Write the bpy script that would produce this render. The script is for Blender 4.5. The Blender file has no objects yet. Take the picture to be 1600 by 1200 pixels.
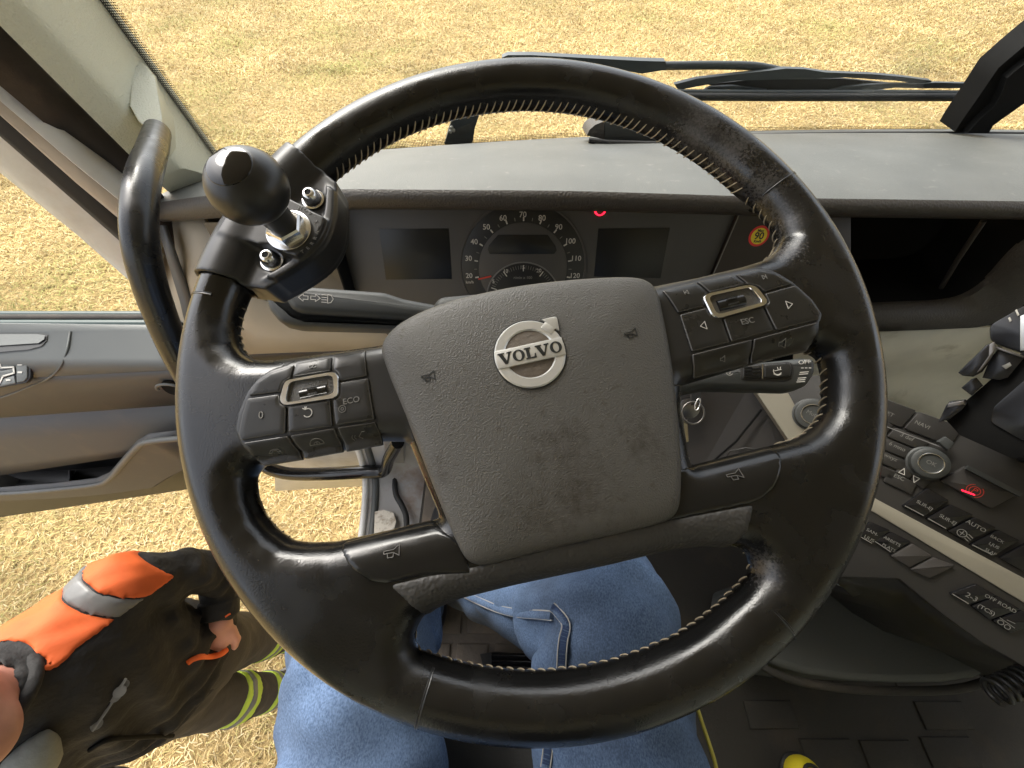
import bpy, bmesh, math, random
import numpy as np
from mathutils import Vector, Matrix

R = math.radians
random.seed(7)
rng = np.random.default_rng(7)
sc = bpy.context.scene
col = sc.collection

# ------------------------------------------------------------------ camera, sky, sun, exposure
CAM_Z = 2.45
PITCH = R(55)
FPX = 620.0                       # focal length in pixels of the 1600 px wide photograph
cam_d = bpy.data.cameras.new('camera')
cam_d.sensor_width = 36
cam_d.lens = FPX / 1600 * 36
cam_d.clip_start = 0.01
cam_d.clip_end = 500
cam = bpy.data.objects.new('camera', cam_d)
col.objects.link(cam)
cam.location = (0, 0, CAM_Z)
cam.rotation_euler = (R(90) - PITCH, 0, 0)
sc.camera = cam

world = bpy.data.worlds.new('World')
sc.world = world
world.use_nodes = True
nt = world.node_tree
bg = nt.nodes['Background']
sky = nt.nodes.new('ShaderNodeTexSky')
sky.sky_type = 'NISHITA'
sky.sun_disc = False
SUN_EL, SUN_AZ = R(50), R(-40)      # azimuth clockwise from +Y: hazy light from ahead and left
sky.sun_elevation = SUN_EL
sky.sun_rotation = SUN_AZ
sky.dust_density = 5.0
sky.air_density = 1.0
hs = nt.nodes.new('ShaderNodeHueSaturation')
hs.inputs['Saturation'].default_value = 0.35
nt.links.new(sky.outputs[0], hs.inputs['Color'])
nt.links.new(hs.outputs[0], bg.inputs[0])
bg.inputs[1].default_value = 0.15

sun_d = bpy.data.lights.new('sun', 'SUN')
sun_d.energy = 1.5
sun_d.angle = R(35)
sun_d.color = (1, 0.94, 0.85)
sun = bpy.data.objects.new('sun', sun_d)
col.objects.link(sun)
sdir = Vector((math.sin(SUN_AZ) * math.cos(SUN_EL), math.cos(SUN_AZ) * math.cos(SUN_EL), math.sin(SUN_EL)))
sun.rotation_euler = sdir.to_track_quat('Z', 'Y').to_euler()

sc.view_settings.view_transform = 'Standard'
sc.view_settings.look = 'None'
sc.view_settings.gamma = 1
sc.view_settings.exposure = 1.52
sc.view_settings.use_curve_mapping = False

# ------------------------------------------------------------------ measuring helpers
C0 = np.array([0, 0, CAM_Z])
cs, sn = math.cos(PITCH), math.sin(PITCH)
RGT = np.array([1.0, 0, 0]); FWD = np.array([0, cs, -sn]); UPV = np.array([0, sn, cs])


def ray(px, py):
    return RGT * ((px - 800) / FPX) + UPV * ((600 - py) / FPX) + FWD


def PD(px, py, d): return C0 + ray(px, py) * d


def PX(px, py, x):
    r = ray(px, py); return C0 + r * (x / r[0])


def PY(px, py, y):
    r = ray(px, py); return C0 + r * (y / r[1])


def PZ(px, py, z):
    r = ray(px, py); return C0 + r * ((z - CAM_Z) / r[2])


def PN(px, py, p, n):
    r = ray(px, py); return C0 + r * (np.dot(np.array(p) - C0, n) / np.dot(r, n))


# ------------------------------------------------------------------ materials
MATS = {}


def mat(name, color, rough=0.5, metal=0.0, bump=None, var=None, spec=0.5, coat=0.0, emit=None, dirt=None, rvar=None):
    """bump=(kind, scale, strength[, distance]); var=(scale, amount); dirt=(scale, colour, lo, hi)"""
    m = bpy.data.materials.new(name)
    m.use_nodes = True
    n = m.node_tree.nodes; l = m.node_tree.links
    b = n['Principled BSDF']
    b.inputs['Base Color'].default_value = (*color, 1)
    b.inputs['Roughness'].default_value = rough
    b.inputs['Metallic'].default_value = metal
    b.inputs['Specular IOR Level'].default_value = spec
    b.inputs['Coat Weight'].default_value = coat
    tc = n.new('ShaderNodeTexCoord')
    cur = None
    if var:
        t = n.new('ShaderNodeTexNoise'); t.inputs['Scale'].default_value = var[0]; t.inputs['Detail'].default_value = 6
        l.new(tc.outputs['Object'], t.inputs['Vector'])
        mp = n.new('ShaderNodeMapRange'); mp.inputs[1].default_value = 0.3; mp.inputs[2].default_value = 0.7
        mp.inputs[3].default_value = 1 - var[1]; mp.inputs[4].default_value = 1 + var[1]
        l.new(t.outputs['Fac'], mp.inputs[0])
        mx = n.new('ShaderNodeMix'); mx.data_type = 'RGBA'; mx.blend_type = 'MULTIPLY'
        mx.inputs[0].default_value = 1
        mx.inputs[6].default_value = (*color, 1)
        l.new(mp.outputs[0], mx.inputs[7])
        cur = mx.outputs[2]
    if dirt:
        t = n.new('ShaderNodeTexNoise'); t.inputs['Scale'].default_value = dirt[0]; t.inputs['Detail'].default_value = 9
        t.inputs['Roughness'].default_value = 0.65
        l.new(tc.outputs['Object'], t.inputs['Vector'])
        mp = n.new('ShaderNodeMapRange'); mp.inputs[1].default_value = dirt[2]; mp.inputs[2].default_value = dirt[3]
        l.new(t.outputs['Fac'], mp.inputs[0])
        mx = n.new('ShaderNodeMix'); mx.data_type = 'RGBA'
        l.new(mp.outputs[0], mx.inputs[0])
        if cur is not None: l.new(cur, mx.inputs[6])
        else: mx.inputs[6].default_value = (*color, 1)
        mx.inputs[7].default_value = (*dirt[1], 1)
        cur = mx.outputs[2]
    if cur is not None: l.new(cur, b.inputs['Base Color'])
    if rvar:
        t = n.new('ShaderNodeTexNoise'); t.inputs['Scale'].default_value = rvar[0]; t.inputs['Detail'].default_value = 8
        l.new(tc.outputs['Object'], t.inputs['Vector'])
        mp = n.new('ShaderNodeMapRange'); mp.inputs[1].default_value = 0.35; mp.inputs[2].default_value = 0.65
        mp.inputs[3].default_value = rough - rvar[1]; mp.inputs[4].default_value = rough + rvar[1]
        l.new(t.outputs['Fac'], mp.inputs[0]); l.new(mp.outputs[0], b.inputs['Roughness'])
    if bump:
        if bump[0] == 'noise':
            t = n.new('ShaderNodeTexNoise'); t.inputs['Detail'].default_value = 5
            o = t.outputs['Fac']
        elif bump[0] == 'voronoi':
            t = n.new('ShaderNodeTexVoronoi'); t.feature = 'SMOOTH_F1'; o = t.outputs['Distance']
        else:
            t = n.new('ShaderNodeTexWave'); t.inputs['Distortion'].default_value = 2; o = t.outputs['Fac']
        t.inputs['Scale'].default_value = bump[1]
        l.new(tc.outputs['Object'], t.inputs['Vector'])
        bp = n.new('ShaderNodeBump'); bp.inputs['Strength'].default_value = bump[2]
        bp.inputs['Distance'].default_value = bump[3] if len(bump) > 3 else 0.0006
        l.new(o, bp.inputs['Height']); l.new(bp.outputs[0], b.inputs['Normal'])
    if emit:
        b.inputs['Emission Color'].default_value = (*emit[0], 1); b.inputs['Emission Strength'].default_value = emit[1]
    MATS[name] = m
    return m


mat('leather', (.0065, .0065, .0065), .25, bump=('noise', 900, .22, .0005), rvar=(45, .10), spec=.6)
mat('leather_smooth', (.015, .015, .015), .30, bump=('noise', 500, .18, .0006), rvar=(30, .08), spec=.6)
mat('airbag', (.084, .080, .072), .50, bump=('voronoi', 1250, .62, .0006), dirt=(160, (.055, .046, .036), .60, .72))
mat('grain_dark', (.045, .043, .040), .55, bump=('voronoi', 520, .6, .0009))
mat('gloss_black', (.010, .010, .010), .20, rvar=(60, .06), dirt=(90, (.06, .055, .045), .66, .9))
mat('button', (.018, .0175, .016), .33, rvar=(60, .08), bump=('noise', 900, .05))
mat('button_edge', (.16, .155, .15), .3)
mat('button_chamfer', (.075, .072, .068), .25)
mat('satin_black', (.020, .020, .020), .34, bump=('noise', 300, .06))
mat('matte_black', (.012, .012, .012), .62)
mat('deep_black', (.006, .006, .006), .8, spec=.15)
mat('rubber', (.018, .018, .018), .7, bump=('noise', 300, .2))
mat('gloss_cap', (.006, .006, .007), .06)
mat('chrome', (.75, .75, .74), .18, 1.0, rvar=(40, .08))
mat('silver', (.62, .62, .60), .32, .85, bump=('noise', 300, .05))
mat('emblem_silver', (.66, .66, .64), .33, .6)
mat('emblem_letter', (.02, .022, .022), .4)
mat('thread', (.40, .34, .24), .7)
mat('jean_thread', (.30, .29, .27), .8)
mat('print_white', (.50, .48, .44), .5)
mat('print_console', (.16, .155, .14), .5)
mat('print_dim', (.17, .165, .15), .5)
mat('beige', (.70, .68, .58), .55, bump=('noise', 420, .5, .0010), var=(14, .08), dirt=(9, (.40, .37, .28), .58, .75))
mat('beige_warm', (.42, .36, .27), .6, bump=('noise', 500, .4, .0007), var=(8, .06))
mat('headliner', (.45, .45, .43), .8)
mat('beige_green', (.62, .62, .50), .55, bump=('voronoi', 420, .9, .0013), var=(5, .05))
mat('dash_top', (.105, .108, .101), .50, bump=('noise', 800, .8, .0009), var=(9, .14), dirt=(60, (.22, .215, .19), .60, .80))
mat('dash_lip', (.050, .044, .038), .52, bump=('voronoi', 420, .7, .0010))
mat('cluster_panel', (.060, .056, .053), .45, var=(7, .12))
mat('cluster_brown', (.030, .022, .017), .42)
mat('dial_face', (.016, .016, .017), .32)
mat('screen', (.006, .006, .006), .34)
mat('red_glow', (.4, .0, .01), .4, emit=((1, .01, .03), 2.0))
mat('needle', (.55, .05, .03), .4)
mat('stalk', (.038, .040, .038), .5, bump=('noise', 700, .25, .0005), dirt=(200, (.2, .19, .16), .70, .9))
mat('door_grey', (.105, .11, .107), .5, bump=('noise', 600, .25, .0005), var=(5, .06))
mat('door_brown', (.070, .071, .073), .55, bump=('noise', 600, .3, .0005), dirt=(9, (.11, .095, .08), .55, .8))
mat('door_dark', (.018, .018, .019), .5)
mat('paint_white', (.68, .67, .64), .3, dirt=(5, (.45, .40, .33), .5, .8))
mat('frame_beige', (.47, .41, .34), .5, dirt=(7, (.28, .22, .17), .48, .75))
mat('seal_dark', (.020, .015, .012), .8, bump=('noise', 500, .5, .001), dirt=(12, (.06, .045, .035), .5, .8))
mat('seal_green', (.022, .04, .037), .35)
mat('sill_grey', (.36, .35, .34), .45, dirt=(10, (.22, .13, .08), .5, .75))
mat('mat_brown', (.11, .090, .070), .8, bump=('noise', 120, .6, .003), dirt=(14, (.16, .125, .09), .45, .72))
mat('floor_black', (.034, .031, .026), .8, bump=('noise', 220, .5, .002), dirt=(10, (.06, .046, .032), .5, .8))
mat('tunnel_grey', (.078, .082, .079), .55, bump=('noise', 260, .35, .001), dirt=(20, (.09, .085, .07), .62, .85))
mat('console_black', (.024, .022, .020), .5, bump=('noise', 500, .2, .0005))
mat('console_brown', (.030, .026, .023), .55, bump=('noise', 500, .2, .0005))
mat('trim_cream', (.22, .20, .155), .5, var=(12, .12))
mat('holder_black', (.008, .008, .009), .22)
mat('orange', (.62, .105, .018), .75, var=(14, .15), bump=('noise', 160, .2, .002))
mat('orange_bright', (.85, .14, .02), .5)
mat('jacket', (.011, .0105, .0105), .8, bump=('noise', 45, .5, .010), var=(12, .25))
mat('trousers', (.040, .034, .028), .85, bump=('noise', 60, .35, .006), var=(8, .2))
mat('hivis', (.42, .55, .06), .6, var=(10, .12))
mat('reflective', (.15, .15, .147), .45, var=(30, .15))
mat('collar_grey', (.19, .20, .18), .7, bump=('noise', 50, .5, .006), var=(12, .2))
mat('collar_red', (.20, .012, .04), .8)
mat('skin', (.52, .25, .19), .5, bump=('noise', 140, .15, .002), var=(22, .12))
mat('hair', (.10, .065, .04), .7, bump=('noise', 200, .8, .004))
mat('shoe_grey', (.16, .155, .15), .6, var=(30, .2))
mat('sole', (.03, .03, .03), .8)
mat('yellow', (.75, .62, .03), .45)
mat('piping_yellow', (.34, .30, .05), .6)
mat('seat_black', (.010, .010, .010), .85, bump=('noise', 300, .4, .001))
mat('shoe_black', (.012, .012, .013), .6)
mat('wiper', (.040, .047, .050), .42, dirt=(70, (.12, .12, .11), .62, .8))
mat('wiper_rubber', (.012, .012, .012), .6)
mat('paper', (.62, .57, .48), .6, dirt=(60, (.35, .29, .22), .48, .62))
mat('sticker_red', (.75, .035, .035), .5)
mat('sticker_yellow', (.88, .72, .04), .5)
mat('metal_dark', (.20, .19, .18), .3, .9)


def wear(name, spots, color, rough, scale, lo, hi):
    """worn or dirty patches round given places of the object: spots of (x, y, z, radius)"""
    m = MATS[name]; n = m.node_tree.nodes; l = m.node_tree.links; b = n['Principled BSDF']
    tc = n.new('ShaderNodeTexCoord'); cur = None
    for x, y, z, r in spots:
        d = n.new('ShaderNodeVectorMath'); d.operation = 'DISTANCE'; l.new(tc.outputs['Object'], d.inputs[0]); d.inputs[1].default_value = (x, y, z)
        q = n.new('ShaderNodeMapRange'); q.inputs[1].default_value = r; q.inputs[2].default_value = 0; q.clamp = True
        l.new(d.outputs['Value'], q.inputs[0])
        if cur is None: cur = q.outputs[0]
        else:
            mx = n.new('ShaderNodeMath'); mx.operation = 'MAXIMUM'; l.new(cur, mx.inputs[0]); l.new(q.outputs[0], mx.inputs[1]); cur = mx.outputs[0]
    t = n.new('ShaderNodeTexNoise'); t.inputs['Scale'].default_value = scale; t.inputs['Detail'].default_value = 10; t.inputs['Roughness'].default_value = .75
    l.new(tc.outputs['Object'], t.inputs['Vector'])
    a = n.new('ShaderNodeMath'); a.operation = 'MULTIPLY_ADD'; l.new(cur, a.inputs[0]); a.inputs[1].default_value = .35; l.new(t.outputs['Fac'], a.inputs[2])
    q = n.new('ShaderNodeMapRange'); q.inputs[1].default_value = lo; q.inputs[2].default_value = hi; l.new(a.outputs[0], q.inputs[0])
    g_ = n.new('ShaderNodeMath'); g_.operation = 'GREATER_THAN'; g_.inputs[1].default_value = .001; l.new(cur, g_.inputs[0])
    k = n.new('ShaderNodeMath'); k.operation = 'MULTIPLY'; l.new(q.outputs[0], k.inputs[0]); l.new(g_.outputs[0], k.inputs[1])
    for inp, val in (('Base Color', (*color, 1)), ('Roughness', rough)):
        if val is None: continue
        mx = n.new('ShaderNodeMix'); mx.data_type = 'RGBA' if inp == 'Base Color' else 'FLOAT'
        ia, ib, io = (6, 7, 2) if inp == 'Base Color' else (2, 3, 0)
        l.new(k.outputs[0], mx.inputs[0])
        if b.inputs[inp].is_linked: l.new(b.inputs[inp].links[0].from_socket, mx.inputs[ia])
        else: mx.inputs[ia].default_value = b.inputs[inp].default_value
        mx.inputs[ib].default_value = val
        l.new(mx.outputs[io], b.inputs[inp])


def denim():
    m = mat('denim', (.10, .19, .40), .85)
    n = m.node_tree.nodes; l = m.node_tree.links; b = n['Principled BSDF']
    tc = n.new('ShaderNodeTexCoord')
    v1 = n.new('ShaderNodeTexNoise'); v1.inputs['Scale'].default_value = 760; v1.inputs['Detail'].default_value = 4
    mp1 = n.new('ShaderNodeMapping'); mp1.inputs['Scale'].default_value = (1, .6, 1)
    l.new(tc.outputs['Object'], mp1.inputs[0]); l.new(mp1.outputs[0], v1.inputs['Vector'])
    v2 = n.new('ShaderNodeTexNoise'); v2.inputs['Scale'].default_value = 9; v2.inputs['Detail'].default_value = 6
    l.new(tc.outputs['Object'], v2.inputs['Vector'])
    r1 = n.new('ShaderNodeMapRange'); r1.inputs[1].default_value = .33; r1.inputs[2].default_value = .67
    l.new(v1.outputs[0], r1.inputs[0])
    ramp = n.new('ShaderNodeValToRGB')
    ramp.color_ramp.elements[0].color = (.070, .125, .24, 1)
    ramp.color_ramp.elements[1].color = (.180, .275, .455, 1)
    l.new(r1.outputs[0], ramp.inputs[0])
    mx = n.new('ShaderNodeMix'); mx.data_type = 'RGBA'; mx.blend_type = 'MULTIPLY'; mx.inputs[0].default_value = 1
    r2 = n.new('ShaderNodeMapRange'); r2.inputs[1].default_value = .3; r2.inputs[2].default_value = .7
    r2.inputs[3].default_value = .30; r2.inputs[4].default_value = .82
    l.new(v2.outputs[0], r2.inputs[0]); l.new(ramp.outputs[0], mx.inputs[6]); l.new(r2.outputs[0], mx.inputs[7])
    l.new(mx.outputs[2], b.inputs['Base Color'])
    bp = n.new('ShaderNodeBump'); bp.inputs['Strength'].default_value = .5; bp.inputs['Distance'].default_value = .001
    l.new(v1.outputs[0], bp.inputs['Height']); l.new(bp.outputs[0], b.inputs['Normal'])


denim()
mat('denim_dark', (.018, .035, .085), .9)


def glass_mat(name, tint=(.93, .95, .93)):
    m = bpy.data.materials.new(name); m.use_nodes = True
    n = m.node_tree.nodes; l = m.node_tree.links
    n.remove(n['Principled BSDF'])
    tr = n.new('ShaderNodeBsdfTransparent'); tr.inputs[0].default_value = (*tint, 1)
    gl = n.new('ShaderNodeBsdfGlossy'); gl.inputs['Roughness'].default_value = .02
    fr = n.new('ShaderNodeFresnel'); fr.inputs[0].default_value = 1.45
    ml = n.new('ShaderNodeMath'); ml.operation = 'MULTIPLY'; ml.inputs[1].default_value = .15
    l.new(fr.outputs[0], ml.inputs[0])
    mx = n.new('ShaderNodeMixShader')
    l.new(ml.outputs[0], mx.inputs[0]); l.new(tr.outputs[0], mx.inputs[1]); l.new(gl.outputs[0], mx.inputs[2])
    l.new(mx.outputs[0], n['Material Output'].inputs[0])
    MATS[name] = m


glass_mat('glass')


def grass_mat(name, attr):
    m = mat(name, (.5, .4, .2), .9, spec=.15)
    n = m.node_tree.nodes; l = m.node_tree.links; b = n['Principled BSDF']
    if attr:
        a = n.new('ShaderNodeAttribute'); a.attribute_name = 'tint'
        l.new(a.outputs['Color'], b.inputs['Base Color'])
        return m
    tc = n.new('ShaderNodeTexCoord')
    t = n.new('ShaderNodeTexNoise'); t.inputs['Scale'].default_value = 22; t.inputs['Detail'].default_value = 8
    t.inputs['Roughness'].default_value = .7
    l.new(tc.outputs['Object'], t.inputs['Vector'])
    rp = n.new('ShaderNodeValToRGB')
    rp.color_ramp.elements[0].position = .32; rp.color_ramp.elements[0].color = (.20, .135, .05, 1)
    rp.color_ramp.elements[1].position = .68; rp.color_ramp.elements[1].color = (.52, .38, .17, 1)
    l.new(t.outputs[0], rp.inputs[0]); l.new(rp.outputs[0], b.inputs['Base Color'])
    bp = n.new('ShaderNodeBump'); bp.inputs['Strength'].default_value = .8; bp.inputs['Distance'].default_value = .03
    l.new(t.outputs[0], bp.inputs['Height']); l.new(bp.outputs[0], b.inputs['Normal'])
    return m


grass_mat('soil', False)
grass_mat('straw', True)

# ------------------------------------------------------------------ mesh helpers


def link(name, me, m=None, parent=None, smooth=True, angle=None):
    o = bpy.data.objects.new(name, me)
    col.objects.link(o)
    if m is not None and not me.materials:
        me.materials.append(MATS[m] if isinstance(m, str) else m)
    if parent is not None: o.parent = parent
    if smooth and len(me.polygons):
        me.polygons.foreach_set('use_smooth', [True] * len(me.polygons))
        if angle: me.set_sharp_from_angle(angle=R(angle))
    return o


def mesh(name, verts, faces, m=None, parent=None, smooth=True, angle=40, fix=True):
    me = bpy.data.meshes.new(name)
    me.from_pydata([tuple(map(float, v)) for v in verts], [], [tuple(map(int, f)) for f in faces])
    if fix:
        bm = bmesh.new(); bm.from_mesh(me)
        bmesh.ops.remove_doubles(bm, verts=bm.verts, dist=1e-6)
        bmesh.ops.recalc_face_normals(bm, faces=bm.faces)
        bm.to_mesh(me); bm.free()
    return link(name, me, m, parent, smooth, angle)


def thing(name, label, cat, loc=(0, 0, 0), group=None, mw=None):
    o = bpy.data.objects.new(name, None)
    col.objects.link(o)
    o.empty_display_size = .05
    if mw is not None: o.matrix_basis = mw
    else: o.location = loc
    o['label'] = label; o['category'] = cat
    if group: o['group'] = group
    return o


def tag(o, label, cat=None, group=None):
    o['label'] = label
    if cat: o['category'] = cat
    if group: o['group'] = group
    return o


def wm(o):
    M = np.array(o.matrix_basis)
    return wm(o.parent) @ M if o.parent else M


def to_local(parent, pts):
    mi = np.linalg.inv(wm(parent))
    pts = np.asarray(pts, float)
    return pts @ mi[:3, :3].T + mi[:3, 3]


def place(parent):
    """things whose Empty was given a location need an up to date matrix"""
    bpy.context.view_layer.update()


def catmull(pts, n=6, closed=False):
    pts = [np.asarray(p, float) for p in pts]
    out = []
    N = len(pts)
    rngi = range(N if closed else N - 1)
    for i in rngi:
        if closed:
            p0, p1, p2, p3 = pts[i - 1], pts[i], pts[(i + 1) % N], pts[(i + 2) % N]
        else:
            p1, p2 = pts[i], pts[i + 1]
            p0 = pts[i - 1] if i > 0 else 2 * p1 - p2
            p3 = pts[i + 2] if i + 2 < N else 2 * p2 - p1
        for k in range(n):
            t = k / n
            out.append(.5 * ((2 * p1) + (-p0 + p2) * t + (2 * p0 - 5 * p1 + 4 * p2 - p3) * t * t + (-p0 + 3 * p1 - 3 * p2 + p3) * t ** 3))
    if not closed: out.append(pts[-1])
    return out


def tube_data(path, rad, seg=12, cap=True, flat=1.0):
    path = [np.asarray(p, float) for p in path]
    n = len(path)
    rad = [rad] * n if np.isscalar(rad) else list(rad)
    V = []; F = []
    tan = [path[min(i + 1, n - 1)] - path[max(i - 1, 0)] for i in range(n)]
    tan = [t / (np.linalg.norm(t) + 1e-12) for t in tan]
    ref = np.array([0, 0, 1.0]) if abs(tan[0][2]) < .9 else np.array([1.0, 0, 0])
    nrm = np.cross(tan[0], ref); nrm /= np.linalg.norm(nrm)
    for i in range(n):
        nrm = nrm - tan[i] * np.dot(nrm, tan[i]); nrm /= np.linalg.norm(nrm)
        bi = np.cross(tan[i], nrm)
        for k in range(seg):
            a = 2 * math.pi * k / seg
            V.append(path[i] + rad[i] * (math.cos(a) * nrm + flat * math.sin(a) * bi))
    for i in range(n - 1):
        for k in range(seg):
            a = i * seg + k; b = i * seg + (k + 1) % seg
            F.append((a, b, b + seg, a + seg))
    if cap:
        F.append(tuple(range(seg - 1, -1, -1))); F.append(tuple((n - 1) * seg + k for k in range(seg)))
    return V, F


def tube(name, path, rad, m, parent=None, seg=12, flat=1.0):
    V, F = tube_data(path, rad, seg, True, flat)
    if parent is not None: V = to_local(parent, V)
    return mesh(name, V, F, m, parent, angle=60)


def lathe_data(profile, seg=32):
    """profile of (r, z) from bottom to top; closes at r = 0"""
    V = []; F = []
    for r, z in profile:
        for k in range(seg):
            a = 2 * math.pi * k / seg
            V.append((r * math.cos(a), r * math.sin(a), z))
    for i in range(len(profile) - 1):
        for k in range(seg):
            a = i * seg + k; b = i * seg + (k + 1) % seg
            F.append((a, b, b + seg, a + seg))
    F.append(tuple(range(seg - 1, -1, -1))); F.append(tuple((len(profile) - 1) * seg + k for k in range(seg)))
    return np.array(V, float), F


def frame(o, z, x=None):
    """4x4 with local Z along z"""
    z = np.asarray(z, float); z = z / np.linalg.norm(z)
    x = np.array([1.0, 0, 0]) if x is None else np.asarray(x, float)
    x = x - z * np.dot(x, z); x /= np.linalg.norm(x)
    y = np.cross(z, x)
    M = np.eye(4); M[:3, 0] = x; M[:3, 1] = y; M[:3, 2] = z; M[:3, 3] = o
    return M


def xf(M, V):
    V = np.asarray(V, float)
    return V @ M[:3, :3].T + M[:3, 3]


def lathe(name, profile, M, m, parent=None, seg=32, angle=35):
    V, F = lathe_data(profile, seg)
    V = xf(M, V)
    if parent is not None: V = to_local(parent, V)
    return mesh(name, V, F, m, parent, angle=angle)


def area2(p):
    p = np.asarray(p); x, y = p[:, 0], p[:, 1]
    return .5 * np.sum(x * np.roll(y, -1) - np.roll(x, -1) * y)


def round_poly(pts, r, seg=4):
    pts = [np.asarray(p[:2], float) for p in pts]
    N = len(pts); out = []
    rr = [r] * N if np.isscalar(r) else r
    for i in range(N):
        a, b, c = pts[i - 1], pts[i], pts[(i + 1) % N]
        u = a - b; v = c - b
        lu, lv = np.linalg.norm(u), np.linalg.norm(v)
        d = min(rr[i], lu * .45, lv * .45)
        if d < 1e-6: out.append(b); continue
        p0 = b + u / lu * d; p1 = b + v / lv * d
        for k in range(seg + 1):
            t = k / seg
            out.append((1 - t) ** 2 * p0 + 2 * t * (1 - t) * b + t * t * p1)
    return out


def inset(pts, d):
    pts = np.asarray(pts, float)
    if area2(pts) < 0: d = -d
    e = np.roll(pts, -1, 0) - pts
    L = np.linalg.norm(e, axis=1, keepdims=True) + 1e-12
    nrm = np.stack([-e[:, 1], e[:, 0]], 1) / L
    b = nrm + np.roll(nrm, 1, 0)
    b /= np.maximum(np.linalg.norm(b, axis=1, keepdims=True), 1e-6)
    cosh = np.maximum((b * nrm).sum(1, keepdims=True), .4)
    return pts + b * d / cosh


def plate_data(pts, z0, z1, bev=.0005, zf=None):
    """bevelled prism over a 2D outline; zf(x, y) bends it"""
    pts = np.asarray([p[:2] for p in pts], float)
    if area2(pts) < 0: pts = pts[::-1]
    N = len(pts)
    rings = [(pts, z0), (pts, z1 - bev), (inset(pts, bev * .35), z1 - bev * .3), (inset(pts, bev), z1)]
    V = []; F = []
    for p, z in rings:
        for q in p: V.append([q[0], q[1], z + (zf(q[0], q[1]) if zf else 0)])
    for i in range(len(rings) - 1):
        for k in range(N):
            a = i * N + k; b = i * N + (k + 1) % N
            F.append((a, b, b + N, a + N))
    F.append(tuple(range(N - 1, -1, -1))); F.append(tuple(3 * N + k for k in range(N)))
    return np.array(V), F


def plate(name, pts, z0, z1, m, parent=None, M=None, bev=.0005, rnd=0, zf=None, angle=30):
    """M: plane frame in the parent's own axes"""
    if rnd: pts = round_poly(pts, rnd)
    V, F = plate_data(pts, z0, z1, bev, zf)
    if M is not None: V = xf(M, V)
    return mesh(name, V, F, m, parent, angle=angle)


def wplate(name, pts, z0, z1, m, parent, M, **k):
    """like plate, but M is in world axes"""
    Ml = np.linalg.inv(wm(parent)) @ M
    return plate(name, pts, z0, z1, m, parent, Ml, **k)


def box_data(c, s, bev=.003):
    x, y, z = [v / 2 for v in s]
    V, F = plate_data(round_poly([(-x, -y), (x, -y), (x, y), (-x, y)], bev, 2), -z, z, min(bev, z * .8))
    return V + np.array(c), F


def box(name, c, s, m, parent=None, bev=.003, M=None):
    V, F = box_data((0, 0, 0), s, bev)
    V = xf(M, V) if M is not None else V
    V = V + np.array(c)
    if parent is not None: V = to_local(parent, V)
    return mesh(name, V, F, m, parent, angle=30)


def quadstrip(name, rows, m, parent=None, thick=0, smooth=True, angle=40):
    """rows: list of equally long point lists -> sheet, given a thickness along its normals"""
    n = len(rows[0]); V = [p for r in rows for p in r]; F = []
    for i in range(len(rows) - 1):
        for k in range(n - 1):
            a = i * n + k
            F.append((a, a + 1, a + 1 + n, a + n))
    if parent is not None: V = to_local(parent, V)
    o = mesh(name, V, F, m, parent, smooth, angle)
    if thick:
        md = o.modifiers.new('solid', 'SOLIDIFY'); md.thickness = thick; md.offset = 0
    return o


def solid_from(name, lo, hi, m, parent=None, angle=35):
    """closed body between two outlines with the same number of points"""
    n = len(lo); V = list(lo) + list(hi); F = [tuple(range(n)), tuple(range(2 * n - 1, n - 1, -1))]
    for k in range(n): F.append((k, (k + 1) % n, (k + 1) % n + n, k + n))
    if parent is not None: V = to_local(parent, V)
    return mesh(name, V, F, m, parent, angle=angle)


def extr(name, pts, d, m, parent=None, angle=35):
    return solid_from(name, pts, [np.asarray(p) + np.asarray(d) for p in pts], m, parent, angle)


def text(name, s, M, size, m, parent, depth=.0002, align='CENTER', sx=1.0, bold=0.0):
    """flat lettering; M frame in the parent's own axes"""
    cu = bpy.data.curves.new('tmp', 'FONT'); cu.body = s; cu.size = size; cu.extrude = depth
    cu.align_x = align; cu.align_y = 'CENTER'; cu.resolution_u = 3; cu.offset = bold * size
    t = bpy.data.objects.new('tmp', cu); col.objects.link(t)
    dg = bpy.context.evaluated_depsgraph_get()
    me = bpy.data.meshes.new_from_object(t.evaluated_get(dg))
    bpy.data.objects.remove(t); bpy.data.curves.remove(cu)
    me.name = name
    A = np.array(M) @ np.diag([sx, 1, 1, 1])
    me.transform(Matrix(A.tolist()))
    me.materials.clear()
    return link(name, me, m, parent, smooth=False)


def line_mesh(name, lines, w, m, parent, M=None, h=.0003):
    """thin printed or engraved strokes as small raised bars in a plane frame (parent's axes)"""
    V = []; F = []
    for ln in lines:
        for a, b in zip(ln[:-1], ln[1:]):
            a = np.array(a, float)[:2]; b = np.array(b, float)[:2]
            d = b - a; L = np.linalg.norm(d)
            if L < 1e-9: continue
            d /= L; nn = np.array([-d[1], d[0]]) * w / 2
            q = [a - d * w * .3 - nn, b + d * w * .3 - nn, b + d * w * .3 + nn, a - d * w * .3 + nn]
            k = len(V)
            V += [(p[0], p[1], 0) for p in q] + [(p[0], p[1], h) for p in q]
            F += [(k, k + 3, k + 2, k + 1), (k + 4, k + 5, k + 6, k + 7)] + [(k + i, k + (i + 1) % 4, k + 4 + (i + 1) % 4, k + 4 + i) for i in range(4)]
    V = np.array(V)
    if M is not None: V = xf(M, V)
    return mesh(name, V, F, m, parent, smooth=False, fix=False)


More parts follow.
